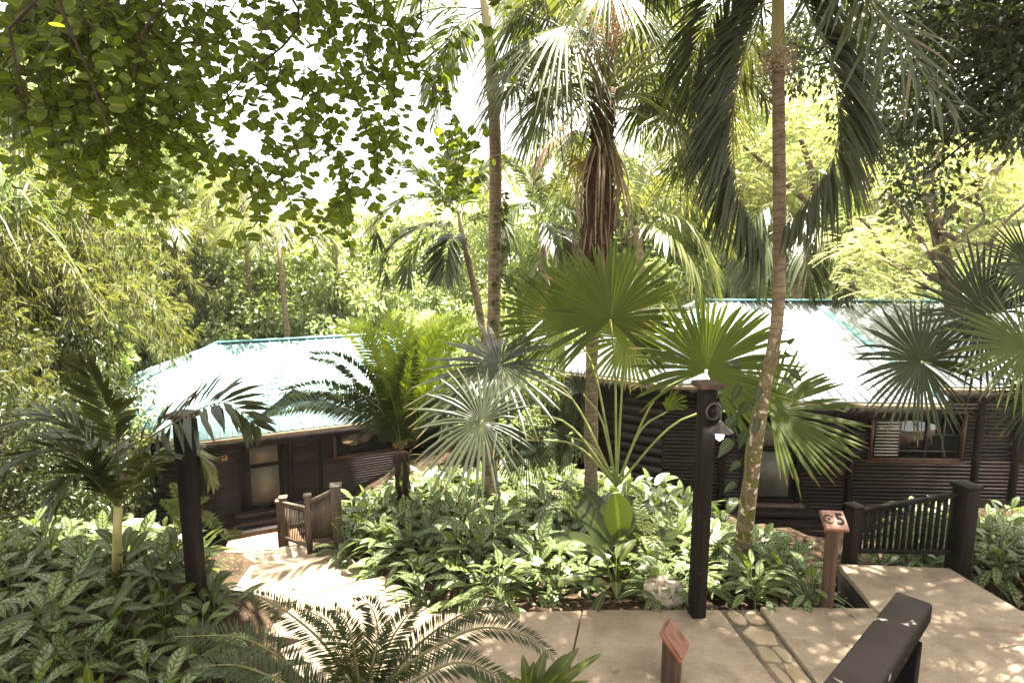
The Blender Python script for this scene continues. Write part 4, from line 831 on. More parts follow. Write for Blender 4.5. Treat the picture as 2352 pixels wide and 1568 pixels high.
def tall_fan():
    Y = 9.5; top = at(1388, 205, Y); pts = [at(1358, 1110, Y+.1), at(1360, 800, Y), at(1372, 560, Y), at(1378, 400, Y), at(1384, 260, Y), top]
    pts[0][2] -= .3
    root = thing('tall_fan_palm', 'tall shaggy fan palm with a skirt of dead leaf stalks hanging on its trunk, centre', 'palm', pts[0])
    c = spline(pts, 40); rad = np.interp(np.linspace(0, 1, 40), [0, .35, .5, .58, .7, .82, .86, 1], [.125, .105, .11, .2, .27, .2, .17, .2]); rad = rad*(1+.05*rng.normal(size=40))
    mb = MB(); tube(mb, c[:22], rad[:22], 14); mb.build('trunk', M['palm_grey'], root, smooth=True)
    mb = MB(); tube(mb, c[20:], rad[20:], 14)
    for k in range(520):                       # overlapping fibrous leaf bases
        i = rng.integers(20, 39); a = rng.uniform(0, 6.28); p = c[i]+V3(math.cos(a), math.sin(a), 0)*rad[i]*.92
        leaves(mb, [p], V3(math.cos(a)*.5, math.sin(a)*.5, rng.choice([.9, -.9])), V3(math.cos(a), math.sin(a), .3), rng.uniform(.12, .32), rng.uniform(.03, .07), .1, 2, strap, .1)
    mb.build('fibre_sheath', M['palm_fib'], root)
    for k in range(34):                        # dead stalks curving down over the swollen trunk
        a = rng.uniform(0, 6.28) if k > 14 else rng.uniform(PI*1.05, PI*1.95); o = V3(math.cos(a), math.sin(a), 0); p0 = at(1383+rng.uniform(-5, 5), 335+rng.uniform(-20, 40), Y)
        Lh = rng.uniform(.8, 1.6); sp_ = rng.uniform(.28, .5)
        mb = MB(); tube(mb, spline([p0+o*.12, p0+o*(.2+.06)-UP*.18, p0+o*sp_-UP*Lh*.55, p0+o*(sp_-.05)-UP*Lh], 12), np.linspace(.022, .006, 12), 5); mb.build('dead_stalk', M['deadstalk'] if k % 3 else M['deadleaf'], root)
    mb = MB(); n_ = 30; a = rng.uniform(0, 6.28, n_); z = rng.uniform(-1.7, -.5, n_); P = at(1376, 400, Y)+np.stack([np.cos(a)*.28, np.sin(a)*.28, z], -1); leaves(mb, P, np.stack([np.cos(a)*.25, np.sin(a)*.25, -np.ones(n_)], -1), np.stack([np.cos(a), np.sin(a), 0*a], -1), rng.uniform(.4, .9, n_), .035, .05, 3, lance, .3); mb.build('dead_leaf_skirt', M['deadleaf'], root)
    specs = [  # hub px,py,dY, mid angle, radius px, material
        (1545, 268, -.5, -70, 130, 'fan_far'), (1582, 338, .3, -75, 110, 'fan_far'), (1480, 240, .8, -60, 120, 'fan_far'), (1280, 302, -.4, 250, 110, 'deadleaf'), (1330, 300, .5, 265, 100, 'fan_far'), (1388, 360, .6, 255, 70, 'fan_yel'), (1330, 362, .4, 240, 75, 'fan_yel'),
        (1262, 215, .2, 235, 150, 'fan_far'), (1240, 120, -.6, 215, 170, 'fan_far'), (1290, 90, .4, 200, 160, 'fan_far'), (1300, 60, -.9, 240, 190, 'fan_far'), (1200, 30, .3, 230, 165, 'fan_far'), (1400, -30, -.9, 280, 150, 'fan_far'), (1470, 60, .6, 300, 165, 'fan_far'),
        (1560, 110, -.2, -55, 150, 'fan_far'), (1610, 170, .2, -65, 140, 'fan_yel'), (1600, 60, .6, -40, 160, 'fan_far'), (1530, -10, .2, -20, 170, 'fan_far'), (1640, 60, -.5, -60, 140, 'fan_far'), (1660, 230, .6, -80, 120, 'fan_far'), (1380, -60, .3, 90, 180, 'fan_far'), (1300, -40, .5, 130, 170, 'fan_far'), (1240, -60, -.3, 160, 170, 'fan_far'), (1460, -60, .4, 60, 170, 'fan_far'),
        (1290, 200, -1.0, 255, 150, 'fan_far'), (1180, 110, .6, 220, 150, 'fan_far'), (1230, 290, .8, 240, 100, 'fan_far'), (1620, 300, .2, -70, 120, 'fan_far'), (1180, 200, -.3, 240, 140, 'fan_far'), (1520, 200, .7, -60, 140, 'fan_far'), (1560, 380, .8, -60, 90, 'fan_far'), (1660, 130, -.1, -60, 140, 'fan_far'), (1500, 170, 1.0, -50, 140, 'fan_far'), (1440, 130, 1.2, -90, 130, 'fan_far')]
    for px, py, dy, an, R, mt in specs:
        hub = at(px, py, Y+dy); o = nrm(hub-(top-UP*.35)); mid = nrm(o*V3(1, 1, .5)-UP*.75); nv = nrm(o*V3(1, 1, .3)*.8+UP*.55+rng.normal(0, .18, 3))
        mb = MB(); fanleaf(mb, hub, mid, nv, R/F*Y*1.05, K=42, A=105, joined=.36, droop=.3, fold=rng.choice([-.35, -.2, .05]), cup=-.12, wid=.95); lf = mb.build('leaf', M[mt], root)
        b0 = top-UP*rng.uniform(-.05, .45); md = (b0+hub)/2+UP*.18*np.linalg.norm(hub-b0); mr = MB(); tube(mr, spline([b0, md, hub], 12), np.linspace(.03, .012, 12), 5); mr.build('stalk', M['stalk'], lf, smooth=True)
    mb = MB()                                # fruiting strands
    for k in range(30):
        p0 = top+UP*.1; o = V3(rng.normal(0, .5), rng.normal(0, .4), rng.uniform(.6, 1.4)); q = p0+o; 
        n_ = 46; f = rng.uniform(.4, 1, n_)[:, None]; P = p0+o*f+rng.normal(0, .05, (n_, 3)); qleaves(mb, P, rdir(n_), rdir(n_), .035, .03)
        tube(mb, [p0, p0+o*.5+UP*.05, q], [.008, .006, .003], 4)
    tag(mb.build('fruit_strands', M['deadleaf'], root), kind='stuff')
tall_fan()
# ---- feather palms
def featherpalm(name, label, trunk, rad, tmat, fronds, l0, w0, n, mat, shaft=None, smat='shaft', grav=.45, group=None, cat='palm', lift=.1, hint=UP, ang=50, minl=.3, sides=14):
    root = thing(name, label, cat, trunk[0], group)
    mb = MB(); c = spline(trunk, 40); tube(mb, c, np.interp(np.linspace(0, 1, 40), np.linspace(0, 1, len(rad)), rad)*(1+.035*np.abs(np.sin(np.arange(40)*2.9))), sides); mb.build('trunk', M[tmat], root, smooth=True)
    if shaft is not None:
        mb = MB(); tube(mb, spline(shaft[0], 14), shaft[1], sides); mb.build('crownshaft', M[smat], root, smooth=True)
    for f in fronds:
        o = {}
        if isinstance(f[-1], dict): o = dict(f[-1]); f = f[:-1]
        mt = o.pop('mat', mat); P = [at(*q) for q in f]; ml, mr = MB(), MB()
        kw = dict(l0=l0, w0=w0, n=n, ang=ang, lift=lift, grav=grav, hint=hint, minl=minl); kw.update(o)
        frond(ml, mr, P, **kw); fr = ml.build('frond', M[mt], root); mr.build('rachis', M['rachis'], fr)
    return root
Yl = 10.5; tr = [at(1126, 1175, Yl), at(1133, 780, Yl), at(1138, 420, Yl), at(1134, 225, Yl)]
lp = featherpalm('ringed_palm', 'slim ringed palm trunk with pale crownshaft rising left of the shaggy palm', tr, [.125, .12, .112, .10], 'palm_grey',
    [[(1112, 20, Yl), (1000, 20, Yl-.4), (900, 60, Yl-.8), (830, 130, Yl-1)], [(1110, 30, Yl), (1060, 70, Yl-.6), (1020, 160, Yl-.9), (1000, 270, Yl-1)], [(1112, 10, Yl), (1040, -60, Yl), (930, -20, Yl+.2), (850, 40, Yl+.3)], [(1112, 10, Yl), (1150, -60, Yl), (1230, -20, Yl-.2), (1290, 90, Yl-.4)],
     [(1115, 20, Yl), (1170, 10, Yl+.5), (1220, 80, Yl+.8), (1240, 180, Yl+.9)], [(1112, 5, Yl), (1100, -120, Yl), (1060, -160, Yl+.5), (980, -120, Yl+1)], [(1112, 20, Yl), (1050, 60, Yl+.7), (1010, 130, Yl+1.2), (985, 220, Yl+1.4)], [(1114, 5, Yl), (1180, -40, Yl+.2), (1260, 0, Yl+.4)]], .75, .05, 46, 'frond', ([at(1134, 228, Yl), at(1128, 150, Yl), at(1118, 50, Yl), at(1110, -10, Yl)], np.linspace(.125, .07, 14)))
mb = MB(); n_ = 420; f = rng.uniform(0, 1, n_); a = rng.uniform(0, 6.28, n_); P = at(1128, 1000, Yl)*(1-f)[:, None]+at(1140, 440, Yl)*f[:, None]; o_ = np.stack([np.cos(a), np.sin(a), 0*a], -1); m_ = o_[:, 0] > -.2; leaves(mb, (P+o_*.14)[m_], (o_+rdir(n_)*.7-UP*.4)[m_], o_[m_], .11, .07, .2, 2, ellip); mb.build('climbing_ivy', M['plain'], lp)
Yr = 6.4; tr = [gnd(1700, 1300, -.35), at(1730, 1060, Yr+.1), at(1757, 885, Yr+.1), at(1776, 800, Yr+.1), at(1788, 690, Yr+.1), at(1790, 500, Yr), at(1789, 320, Yr), at(1787, 140, Yr)]
HF = dict(l0=.68, w0=.036, n=80, ang=50, grav=.55, lift=-.1, hint=V3(.2, -.9, .25), jit=.22)
rp = featherpalm('lichen_palm', 'leaning lichen spotted palm with long hanging fronds, right of the lamp post', tr, [.115, .10, .085, .073, .067, .065, .063, .06], 'palm_lichen',
    [[(1787, -160, Yr), (1770, -60, Yr-.1), (1753, 0, Yr-.2), (1721, 79, Yr-.35), (1696, 187, Yr-.5), (1683, 288, Yr-.55), (1690, 414, Yr-.55), (1708, 470, Yr-.5), (1757, 564, Yr-.45), HF | dict(side=(1, 1, 1), hint=V3(.15, -.95, .1))],
     [(1787, -160, Yr), (1830, -40, Yr-.1), (1872, 58, Yr-.3), (1896, 105, Yr-.4), (1917, 180, Yr-.5), (1926, 270, Yr-.5), (1922, 342, Yr-.5), (1903, 384, Yr-.5), (1861, 450, Yr-.45), (1806, 515, Yr-.4), HF | dict(side=(-1, -1, -1), hint=V3(-.15, -.95, .1))],
     [(1787, -170, Yr), (1900, -100, Yr-.7), (2002, 10, Yr-1.2), (2081, 104, Yr-1.4), (2140, 198, Yr-1.5), (2200, 250, Yr-1.5), HF | dict(grav=.35, ang=58, mat='frond_dark', n=44, hint=V3(0, -.9, .4))],
     [(1787, -160, Yr), (1740, 60, Yr+.9), (1700, 170, Yr+1.2), (1735, 190, Yr+1.3), (1780, 265, Yr+1.4), HF | dict(l0=.45, n=36)],
     [(1787, -160, Yr), (1720, -80, Yr+.3), (1650, 0, Yr+.5), (1600, 120, Yr+.6), (1590, 240, Yr+.7), HF | dict(mat='frond_dark')], [(1787, -160, Yr), (1850, -200, Yr+.5), (1960, -80, Yr+.8), (2000, 60, Yr+1), HF | dict(mat='frond_dark')], [(1787, -160, Yr), (1700, -240, Yr), (1560, -180, Yr-.6), (1480, -60, Yr-1), HF]],
    .6, .05, 50, 'frond_dark', ([at(1787, 145, Yr), at(1787, 60, Yr), at(1787, -60, Yr), at(1787, -170, Yr)], np.linspace(.07, .05, 14)), 'shaft2')
mb = MB(); n_ = 700; a = rng.uniform(0, 6.28, n_); P = at(1787, 140, Yr)+np.stack([np.cos(a), np.sin(a), 0*a], -1)*rng.uniform(.07, .2, n_)[:, None]+np.stack([0*a, 0*a, rng.uniform(-.12, .13, n_)], -1); qleaves(mb, P, rdir(n_), rdir(n_), .03, .025); tag(mb.build('fruit_strands', M['deadstalk'], rp), kind='stuff')
# climbing philodendron on that trunk
cl = thing('climbing_philodendron', 'heart leaved philodendron climbing the lichen spotted palm trunk', 'climber', at(1735, 1050, Yr))
ms, ml = MB(), MB(); tube(ms, spline([at(1715, 1180, Yr-.1), at(1712, 1050, Yr-.12), at(1735, 930, Yr-.12), at(1760, 860, Yr-.12), at(1790, 780, Yr-.1)], 24), .012, 6); ms.build('stem', M['rachis'], cl)
for px, py, dx, dy, L in ((1700, 885, -.5, -.8, .25), (1720, 925, -.6, -.5, .26), (1690, 960, -.7, -.6, .3), (1740, 960, -.2, -1, .22), (1680, 1010, -.7, -.7, .28), (1715, 990, -.5, -.9, .24), (1800, 870, .8, -.7, .24), (1815, 850, .6, -.5, .2), (1660, 930, -.9, -.4, .3), (1655, 900, -.8, -.2, .26), (1700, 1060, -.8, -.5, .2), (1690, 1110, -.9, -.4, .2), (1810, 790, .4, .6, .14), (1800, 810, .5, -.2, .13), (1700, 840, -.8, .2, .26), (1745, 890, -.3, -.9, .2)):
    p = at(px, py, Yr-.18+random.uniform(-.1, .1)); L *= .82; leaves(ml, [p], V3(dx, -.2, dy), V3(random.uniform(-.8, .8), -.7, .6), L, L*.55, .15, 6, lambda v: np.maximum(.03, np.sin(PI*np.clip(.12+.88*v, 0, 1)**.7)), .2)
    tube(ml, [p, p-V3(dx*.3*L, -.05, dy*.2*L)], .004, 4)
ml.build('leaves', M['big'], cl, smooth=True)
Yp = 16
featherpalm('small_palm', 'slender palm with arching feathery fronds behind the bright cycad', [at(1118, 800, Yp), at(1090, 660, Yp), at(1063, 545, Yp)], [.12, .10, .085], 'palm_grey',
    [[(1052, 482, Yp), (987, 414, Yp-.5), (926, 374, Yp-.8)], [(1055, 486, Yp), (1005, 455, Yp-.6), (933, 458, Yp-1), (872, 504, Yp-1.2), (866, 555, Yp-1.2)], [(1060, 530, Yp), (1005, 515, Yp-.7), (926, 540, Yp-1.1), (886, 596, Yp-1.2), (884, 640, Yp-1.2)], [(1060, 530, Yp), (983, 540, Yp+.5), (944, 589, Yp+.7), (935, 648, Yp+.8)],
     [(1060, 520, Yp), (1113, 495, Yp-.3), (1160, 520, Yp-.5), (1185, 570, Yp-.5)], [(1058, 490, Yp), (1090, 420, Yp+.2), (1130, 375, Yp+.4), (1170, 370, Yp+.5)], [(1055, 490, Yp), (1035, 400, Yp), (1045, 340, Yp+.2)], [(1058, 530, Yp), (1030, 560, Yp-.8), (1022, 630, Yp-1)], [(1056, 490, Yp), (1075, 420, Yp-.8), (1110, 400, Yp-1.2), (1140, 440, Yp-1.4)]],
    .95, .08, 60, 'frond', ([at(1066, 550, Yp), at(1058, 515, Yp), at(1052, 480, Yp)], np.linspace(.09, .05, 14)), grav=.4, group='feather palms in the middle distance', lift=.2)
Yq = 19
featherpalm('small_palm', 'feathery palm seen between the ringed trunk and the shaggy palm', [at(1262, 780, Yq), at(1250, 600, Yq), at(1243, 510, Yq)], [.16, .13, .11], 'palm_grey',
    [[(1243, 500, Yq), (1210, 400, Yq-.5), (1170, 370, Yq-.8), (1130, 420, Yq-1)], [(1243, 500, Yq), (1290, 410, Yq-.5), (1340, 430, Yq-.9), (1370, 520, Yq-1)], [(1243, 500, Yq), (1300, 480, Yq-.8), (1340, 520, Yq-1.2), (1350, 590, Yq-1.3)], [(1243, 500, Yq), (1200, 470, Yq-.6), (1165, 510, Yq-1), (1150, 590, Yq-1.2)], [(1243, 500, Yq), (1245, 400, Yq), (1270, 340, Yq)], [(1243, 500, Yq), (1280, 540, Yq-1), (1300, 610, Yq-1.4)]], 1.0, .08, 56, 'frond', grav=.5, group='feather palms in the middle distance', lift=.2)
Yw = 17
featherpalm('small_palm', 'pale sunlit palm with broad drooping fronds right of the shaggy palm', [at(1480, 760, Yw), at(1470, 600, Yw), at(1462, 520, Yw)], [.16, .13, .11], 'palm_grey',
    [[(1462, 510, Yw), (1520, 420, Yw-.5), (1590, 410, Yw-1), (1640, 470, Yw-1.2)], [(1462, 510, Yw), (1520, 490, Yw-.8), (1590, 520, Yw-1.4), (1630, 600, Yw-1.6), (1650, 670, Yw-1.7)], [(1462, 510, Yw), (1530, 530, Yw-1.4), (1590, 600, Yw-2), (1610, 690, Yw-2.2)], [(1462, 510, Yw), (1500, 380, Yw+.5), (1560, 340, Yw+.8), (1630, 370, Yw+1)], [(1462, 510, Yw), (1420, 420, Yw), (1380, 430, Yw), (1340, 500, Yw)], [(1462, 510, Yw), (1550, 450, Yw+.6), (1640, 500, Yw+1), (1680, 580, Yw+1)]], 1.1, .08, 60, 'frond_lit', grav=.45, group='feather palms in the middle distance', lift=.15)
Yz = 19
featherpalm('small_palm', 'drooping palm behind the ridge of the right cabin roof', [at(1835, 780, Yz), at(1825, 600, Yz), at(1815, 500, Yz)], [.18, .15, .13], 'palm_grey',
    [[(1815, 490, Yz), (1870, 460, Yz-.7), (1919, 515, Yz-1), (1945, 600, Yz-1.2), (1950, 655, Yz-1.2)], [(1815, 490, Yz), (1890, 530, Yz-1.4), (1930, 600, Yz-1.8), (1935, 680, Yz-2)], [(1815, 490, Yz), (1760, 470, Yz-.7), (1720, 540, Yz-1), (1705, 640, Yz-1.2)], [(1815, 490, Yz), (1780, 530, Yz-1.2), (1740, 600, Yz-1.6), (1735, 680, Yz-1.6)], [(1815, 490, Yz), (1850, 400, Yz), (1920, 400, Yz+.3), (1980, 470, Yz+.5)], [(1815, 490, Yz), (1850, 580, Yz-1.6), (1860, 680, Yz-1.8)]], 1.1, .08, 60, 'frond', grav=.6, group='feather palms in the middle distance', lift=.1)
fp = None
for px, py, Y, rzz in ((640, 560, 24, 0), (560, 470, 27, 2), (770, 520, 27, 4), (1360, 470, 25, 1), (1330, 380, 29, 3), (1680, 470, 25, 5), (2050, 500, 26, 2.5), (1560, 300, 28, .7), (2230, 420, 27, 4), (390, 560, 26, 1.2), (1130, 430, 28, 2.2)):
    P0 = at(px, py, Y); z0 = float(g(P0[0], P0[1])); hh = P0[2]-z0
    if fp is None:
        fp = thing('distant_palm', 'x', 'palm', (0, 0, 0), 'palms in the sunlit wood'); mb = MB(); tube(mb, spline([V3(0, 0, -hh-.5), V3(.15, 0, -hh*.5), V3(0, 0, 0)], 14), np.linspace(.14, .1, 14), 8); mb.build('trunk', M['palm_grey'], fp, smooth=True)
        for k in range(13):
            a = k*2.4; e = .2+.9*(k/13); o = V3(math.cos(a), math.sin(a), 0); ml, mr = MB(), MB(); Lf = 2.6
            frond(ml, mr, [V3(0, 0, 0), o*Lf*.35*math.cos(e)+UP*Lf*.42*math.sin(e)+UP*.2, o*Lf*.75*math.cos(e*.7)+UP*Lf*.4*math.sin(e)+UP*.1, o*Lf*(.75+.2*math.cos(e))+UP*(Lf*.32*math.sin(e)-.7)], .8, .06, 42, 55, .2, .4); f = ml.build('frond', M['frond_lit'], fp); mr.build('rachis', M['rachis'], f)
        c = fp
    else: c = copy_tree(fp, (0, 0, 0), rzz, 1)
    sz = random.uniform(.9, 1.25); c.location = tuple(P0); c.scale = (sz, sz, max(.8, hh/(P0[2]-z0))); c.rotation_euler = (0, 0, rzz); c['label'] = 'pale feathery palm standing among the sunlit trees behind the cabins'
Ya = 5.5; LP = dict(l0=.56, w0=.062, n=32, ang=52, grav=.2)
featherpalm('young_palm', 'young feather palm in the left bed with one tall upright frond', [gnd(270, 1330, .2), at(269, 1240, Ya), at(271, 1160, Ya)], [.055, .045, .035], 'shaft2',
    [[(271, 1165, Ya), (272, 1060, Ya), (262, 985, Ya), (234, 902, Ya-.1), (190, 828, Ya-.2), LP | dict(hint=V3(-.2, -.97, .1), l0=.5, w0=.075, n=34, ang=58, u0=.42, grav=.1)], [(271, 1165, Ya), (310, 1040, Ya-.1), (400, 970, Ya-.3), (510, 925, Ya-.5), (590, 975, Ya-.6), LP | dict(u0=.3, hint=V3(0, -.6, .8), l0=.6, w0=.07)],
     [(271, 1165, Ya), (200, 1010, Ya-.1), (100, 960, Ya-.2), (0, 1010, Ya-.3), LP], [(271, 1160, Ya), (180, 1050, Ya-.3), (90, 1040, Ya-.5), (10, 1090, Ya-.6), LP], [(271, 1165, Ya), (340, 1070, Ya+.3), (410, 1030, Ya+.5), (460, 1050, Ya+.6), (488, 1110, Ya+.6), LP | dict(mat='frond_lit', l0=.34)], [(271, 1165, Ya), (200, 1090, Ya-.3), (150, 1110, Ya-.5), (120, 1170, Ya-.6), LP | dict(l0=.36)], [(271, 1165, Ya), (230, 1040, Ya+.6), (150, 990, Ya+.9), (60, 1020, Ya+1.1), LP], [(271, 1165, Ya), (320, 1090, Ya-.4), (350, 1050, Ya-.6), (400, 1050, Ya-.7), LP | dict(l0=.3)]],
    .5, .05, 26, 'frond_dark', None, lift=.15)
# ---- broadleaf trees
def crown(mb, centers, rc, per, ls, asp=.5, down=.5, flat=.7, cheap=True):
    for c in centers:
        k = int(per*rng.uniform(.7, 1.3)); q = rdir(k)*(rng.uniform(0, 1, k)**.45)[:, None]*rc*rng.uniform(.7, 1.25); q[:, 2] *= flat
        D = nrm(q+rdir(k)*rc*.9-UP*rc*down); N = nrm(UP*.8+rdir(k)*.8); L = ls*rng.uniform(.6, 1.3, k)
        qleaves(mb, c+q, D, N, L, L*asp)
def tree_proto(name, label, cat, h, R, ncl, per, ls, mat, rc, base=.35, asp=.5, group=None, limbs=10, tr=.16, flat=.7, bmat='bark'):
    root = thing(name, label, cat, (0, 0, 0), group); mt, ml = MB(), MB(); cz = h*(base+1)/2; hz = h*(1-base)/2
    c = rdir(ncl)*(rng.uniform(0, 1, ncl)**.4)[:, None]*np.array([R, R, hz])+V3(0, 0, cz)
    tube(mt, spline([V3(0, 0, -.4), V3(.1, .05, h*.3), V3(-.1, .1, h*.6), V3(.05, 0, h*.9)], 12), np.linspace(tr, tr*.25, 12), 8)
    for q in c[:limbs]:
        z0 = min(q[2]*.7, h*.75); tube(mt, spline([V3(0, 0, z0*.8), V3(q[0]*.45, q[1]*.45, z0+.3*(q[2]-z0)), q], 8), np.linspace(tr*.45, tr*.08, 8), 5)
    crown(ml, c, rc, per, ls, asp, flat=flat); t = mt.build('trunk', M[bmat], root, smooth=True); ml.build('crown', M[mat], root)
    return root
TP = [tree_proto('broadleaf_tree', 'x', 'tree', 8, 3.0, 46, 150, .24, 'bg1', .75, .15), tree_proto('broadleaf_tree', 'x', 'tree', 9, 2.6, 50, 140, .26, 'bg2', .7, .1), tree_proto('broadleaf_shrub', 'x', 'shrub', 4, 2.2, 40, 130, .22, 'bg2', .6, .0, tr=.07), tree_proto('broadleaf_shrub', 'x', 'shrub', 4.5, 2.4, 44, 140, .2, 'bg1', .6, .0, tr=.07), tree_proto('broadleaf_shrub', 'x', 'shrub', 4.5, 2.4, 46, 170, .15, 'dark', .6, .0, .35, tr=.07)]
tused = [False]*5
def ptree(k, px, top_py, Y, label, group, sc=1.0, cat=None):
    p = at(px, top_py, Y); x, y = p[0], p[1]; z0 = float(g(x, y)); hh = (8, 9, 4, 4.5, 4.5)[k]; s = (p[2]-z0)/hh
    o = TP[k]
    if not tused[k]: tused[k] = True; c = o; c.location = (x, y, z0); c.rotation_euler = (0, 0, random.uniform(0, 6)); 
    else: c = copy_tree(o, (x, y, z0), random.uniform(0, 6), 1)
    sxy = sc*max(.75, min(1.6, s)); c.scale = (sxy, sxy, s); c['label'] = label; c['group'] = group
    if cat: c['category'] = cat
far = 'sunlit trees of the wood behind the cabins'; fl = 'pale sunlit broadleaf tree in the wood behind the left cabin'; fr_ = 'yellow green broadleaf tree in the wood behind the right cabin'
for px, tp, Y, k in ((430, 470, 30, 0), (520, 500, 34, 1), (600, 520, 30, 0), (680, 500, 36, 0), (760, 505, 31, 1), (840, 500, 30, 0), (900, 500, 38, 0), (980, 500, 30, 1), (1060, 440, 36, 0), (1150, 470, 30, 0), (1230, 420, 33, 1), (640, 590, 28, 0), (740, 610, 27, 1), (550, 600, 28, 1), (850, 620, 26, 0), (960, 620, 26, 0)):
    ptree(k, px, tp, Y, fl, far)
for px, tp, Y, k in ((1330, 420, 33, 0), (1420, 360, 30, 0), (1500, 320, 33, 1), (1590, 300, 30, 0), (1680, 250, 34, 0), (1760, 280, 29, 0), (1840, 240, 33, 0), (1960, 280, 28, 0), (2060, 300, 32, 1), (2180, 300, 34, 0), (2300, 260, 33, 0), (1680, 560, 23, 1), (1560, 600, 24, 0), (1760, 610, 22, 2), (1950, 620, 22, 3), (2100, 600, 23, 1), (2260, 580, 22, 0)):
    ptree(k, px, tp, Y, fr_, far+', right')
sh = 'bushy shrub growing between the two cabins behind the cycad'
for px, tp, Y, k in ((1180, 760, 17.5, 2), (1240, 820, 15.5, 3), (1290, 880, 16.8, 2), (1100, 800, 19, 3), (1200, 930, 16.5, 3), (1260, 960, 15.6, 2), (1060, 700, 21, 2), (1300, 720, 20, 3), (1400, 660, 21, 2), (1160, 640, 22, 3)):
    ptree(k, px, tp, Y, sh, 'shrubs between the cabins', .8)
tl = 'dense shrub on the shaded slope at the left edge'
for px, tp, Y, k in ((-40, 660, 14, 4), (70, 760, 17, 4), (-30, 780, 9, 4), (140, 840, 17, 4), (250, 700, 28, 2), (340, 730, 29, 3), (-20, 880, 10, 4), (-150, 950, 8.4, 4), (60, 960, 11, 4), (420, 660, 30, 2), (330, 560, 28, 1), (200, 420, 26, 0), (60, 330, 24, 1), (-60, 400, 16, 0), (130, 60, 24, 0), (320, 180, 30, 1), (0, -100, 20, 1), (420, 300, 34, 0), (250, 20, 30, 0)):
    ptree(k, px, tp, Y, tl if k > 1 else 'tall leafy tree behind the bamboo on the left slope', 'shrubs on the left slope' if k > 1 else 'trees behind the bamboo', .85)
# ---- bamboo on the left slope
def bamboo_proto():
    root = thing('bamboo_clump', 'x', 'bamboo', (0, 0, 0), 'bamboo clumps on the left slope'); mc, ml = MB(), MB()
    for k in range(30):
        a = rng.uniform(0, 6.28); h_ = rng.uniform(4, 7); b = V3(rng.normal(0, .35), rng.normal(0, .35), 0); o = V3(math.cos(a), math.sin(a), 0); re = rng.uniform(.8, 2.6)
        c = spline([b, b+o*re*.15+UP*h_*.5, b+o*re*.5+UP*h_*.88, b+o*re+UP*h_*.92, b+o*re*1.4+UP*h_*.78], 30); tube(mc, c, np.linspace(.022, .004, 30), 5, False)
        for i in range(6, 30):
            m_ = 14; d0 = rdir(3); d0[:, 2] -= .2
            for dd in nrm(d0):
                L = rng.uniform(.2, .55); f = rng.uniform(.3, 1, m_)[:, None]; P = c[i]+dd*L*f; D = nrm(dd*.7+rdir(m_)*.8-UP*.5); qleaves(ml, P, D, UP+rdir(m_)*.6, rng.uniform(.14, .24, m_), .026, .25)
    mc.build('culms', M['culm'], root); ml.build('leaves', M['bamboo'], root); return root
bp = bamboo_proto(); first = True
for px, tp, Y in ((-90, 480, 13), (60, 520, 15), (330, 480, 33), (40, 520, 22), (440, 530, 34), (200, 500, 24), (120, 640, 20), (380, 560, 28), (-190, 720, 10), (250, 590, 31), (-10, 640, 18)):
    p = at(px, tp, Y); z0 = float(g(p[0], p[1])); s = (p[2]-z0)/5.6; lab = 'arching fine leaved bamboo clump on the left slope above the left cabin'
    if first: bp.location = (p[0], p[1], z0); bp.scale = (s*.75, s*.75, s); bp['label'] = lab; first = False
    else: copy_tree(bp, (p[0], p[1], z0), random.uniform(0, 6), (s*.75, s*.75, s), lab)
# cane grass with long strap leaves
def cane(label, px, py, Y, n, L):
    base = at(px, py, Y); root = thing('cane_grass', label, 'tall grass', base, 'tall cane grasses on the left slope'); mb = MB()
    a = rng.uniform(0, 6.28, n); e = np.radians(rng.uniform(35, 85, n)); D = np.stack([np.cos(a)*np.cos(e), np.sin(a)*np.cos(e), np.sin(e)], -1); P = base+np.stack([rng.normal(0, .3, n), rng.normal(0, .3, n), rng.uniform(0, .8, n)], -1)
    leaves(mb, P, D, UP+rdir(n)*.2, L*rng.uniform(.6, 1.2, n), .05, rng.uniform(.5, 1.3, n), 7, lance, .3); mb.build('blades', M['grassl'], root)
for q in (('pale cane grass arching over the hip of the left cabin roof', 330, 730, 26, 110, 3.4), ('cane grass clump above the left cabin, near the bamboo', 450, 740, 27, 110, 3.4), ('pale cane grass high on the left edge under the bauhinia branches', 0, 520, 11, 80, 2.2), ('cane grass blades in the middle of the left slope', 180, 740, 24, 90, 3), ('tall cane grass behind the hanging bauhinia twigs', 150, 540, 20, 90, 3)): cane(*q)
# ---- bipinnate (feathery) trees on the right with bare branching trunks
def feather_tree(label, trunk_px, Y, cl, seed, n=1500):
    root = thing('feathery_tree', label, 'tree', at(*trunk_px[0][0], Y), 'feathery trees behind the right cabin'); mt, ml = MB(), MB()
    for br in trunk_px:
        P = [at(a, b, Y+random.uniform(-.3, .3)) for a, b in br[:-1]]; tube(mt, spline(P, 18), np.linspace(br[-1][0], br[-1][1], 18), 7)
    mt.build('trunk', M['bark'], root, smooth=True)
    for k in range(n):
        a, b, ra, rb_ = cl[rng.integers(len(cl))]; c = at(a+rng.normal(0, ra*.55), b+rng.normal(0, rb_*.55), Y+1.3+rng.normal(0, 1.4)); az = rng.uniform(0, 6.28)
        dd = V3(math.cos(az), math.sin(az), rng.normal(-.1, .2)); dd = dd/np.linalg.norm(dd); L = rng.uniform(.35, .6); f = np.repeat(np.linspace(.15, 1, 9), 2); s = np.tile([-1, 1], 9); S = nrm(np.cross(dd, UP)+rng.normal(0, .1, 3))
        P = c+dd*(f*L)[:, None]-UP*(f**2*L*.25)[:, None]; D = S*s[:, None]+dd*.5; qleaves(ml, P, D, np.broadcast_to(UP+rng.normal(0, .2, 3), (18, 3)), .17*(1-.4*f), .035, .15)
    ml.build('crown', M['bg3'], root)
B = lambda *p: list(p)
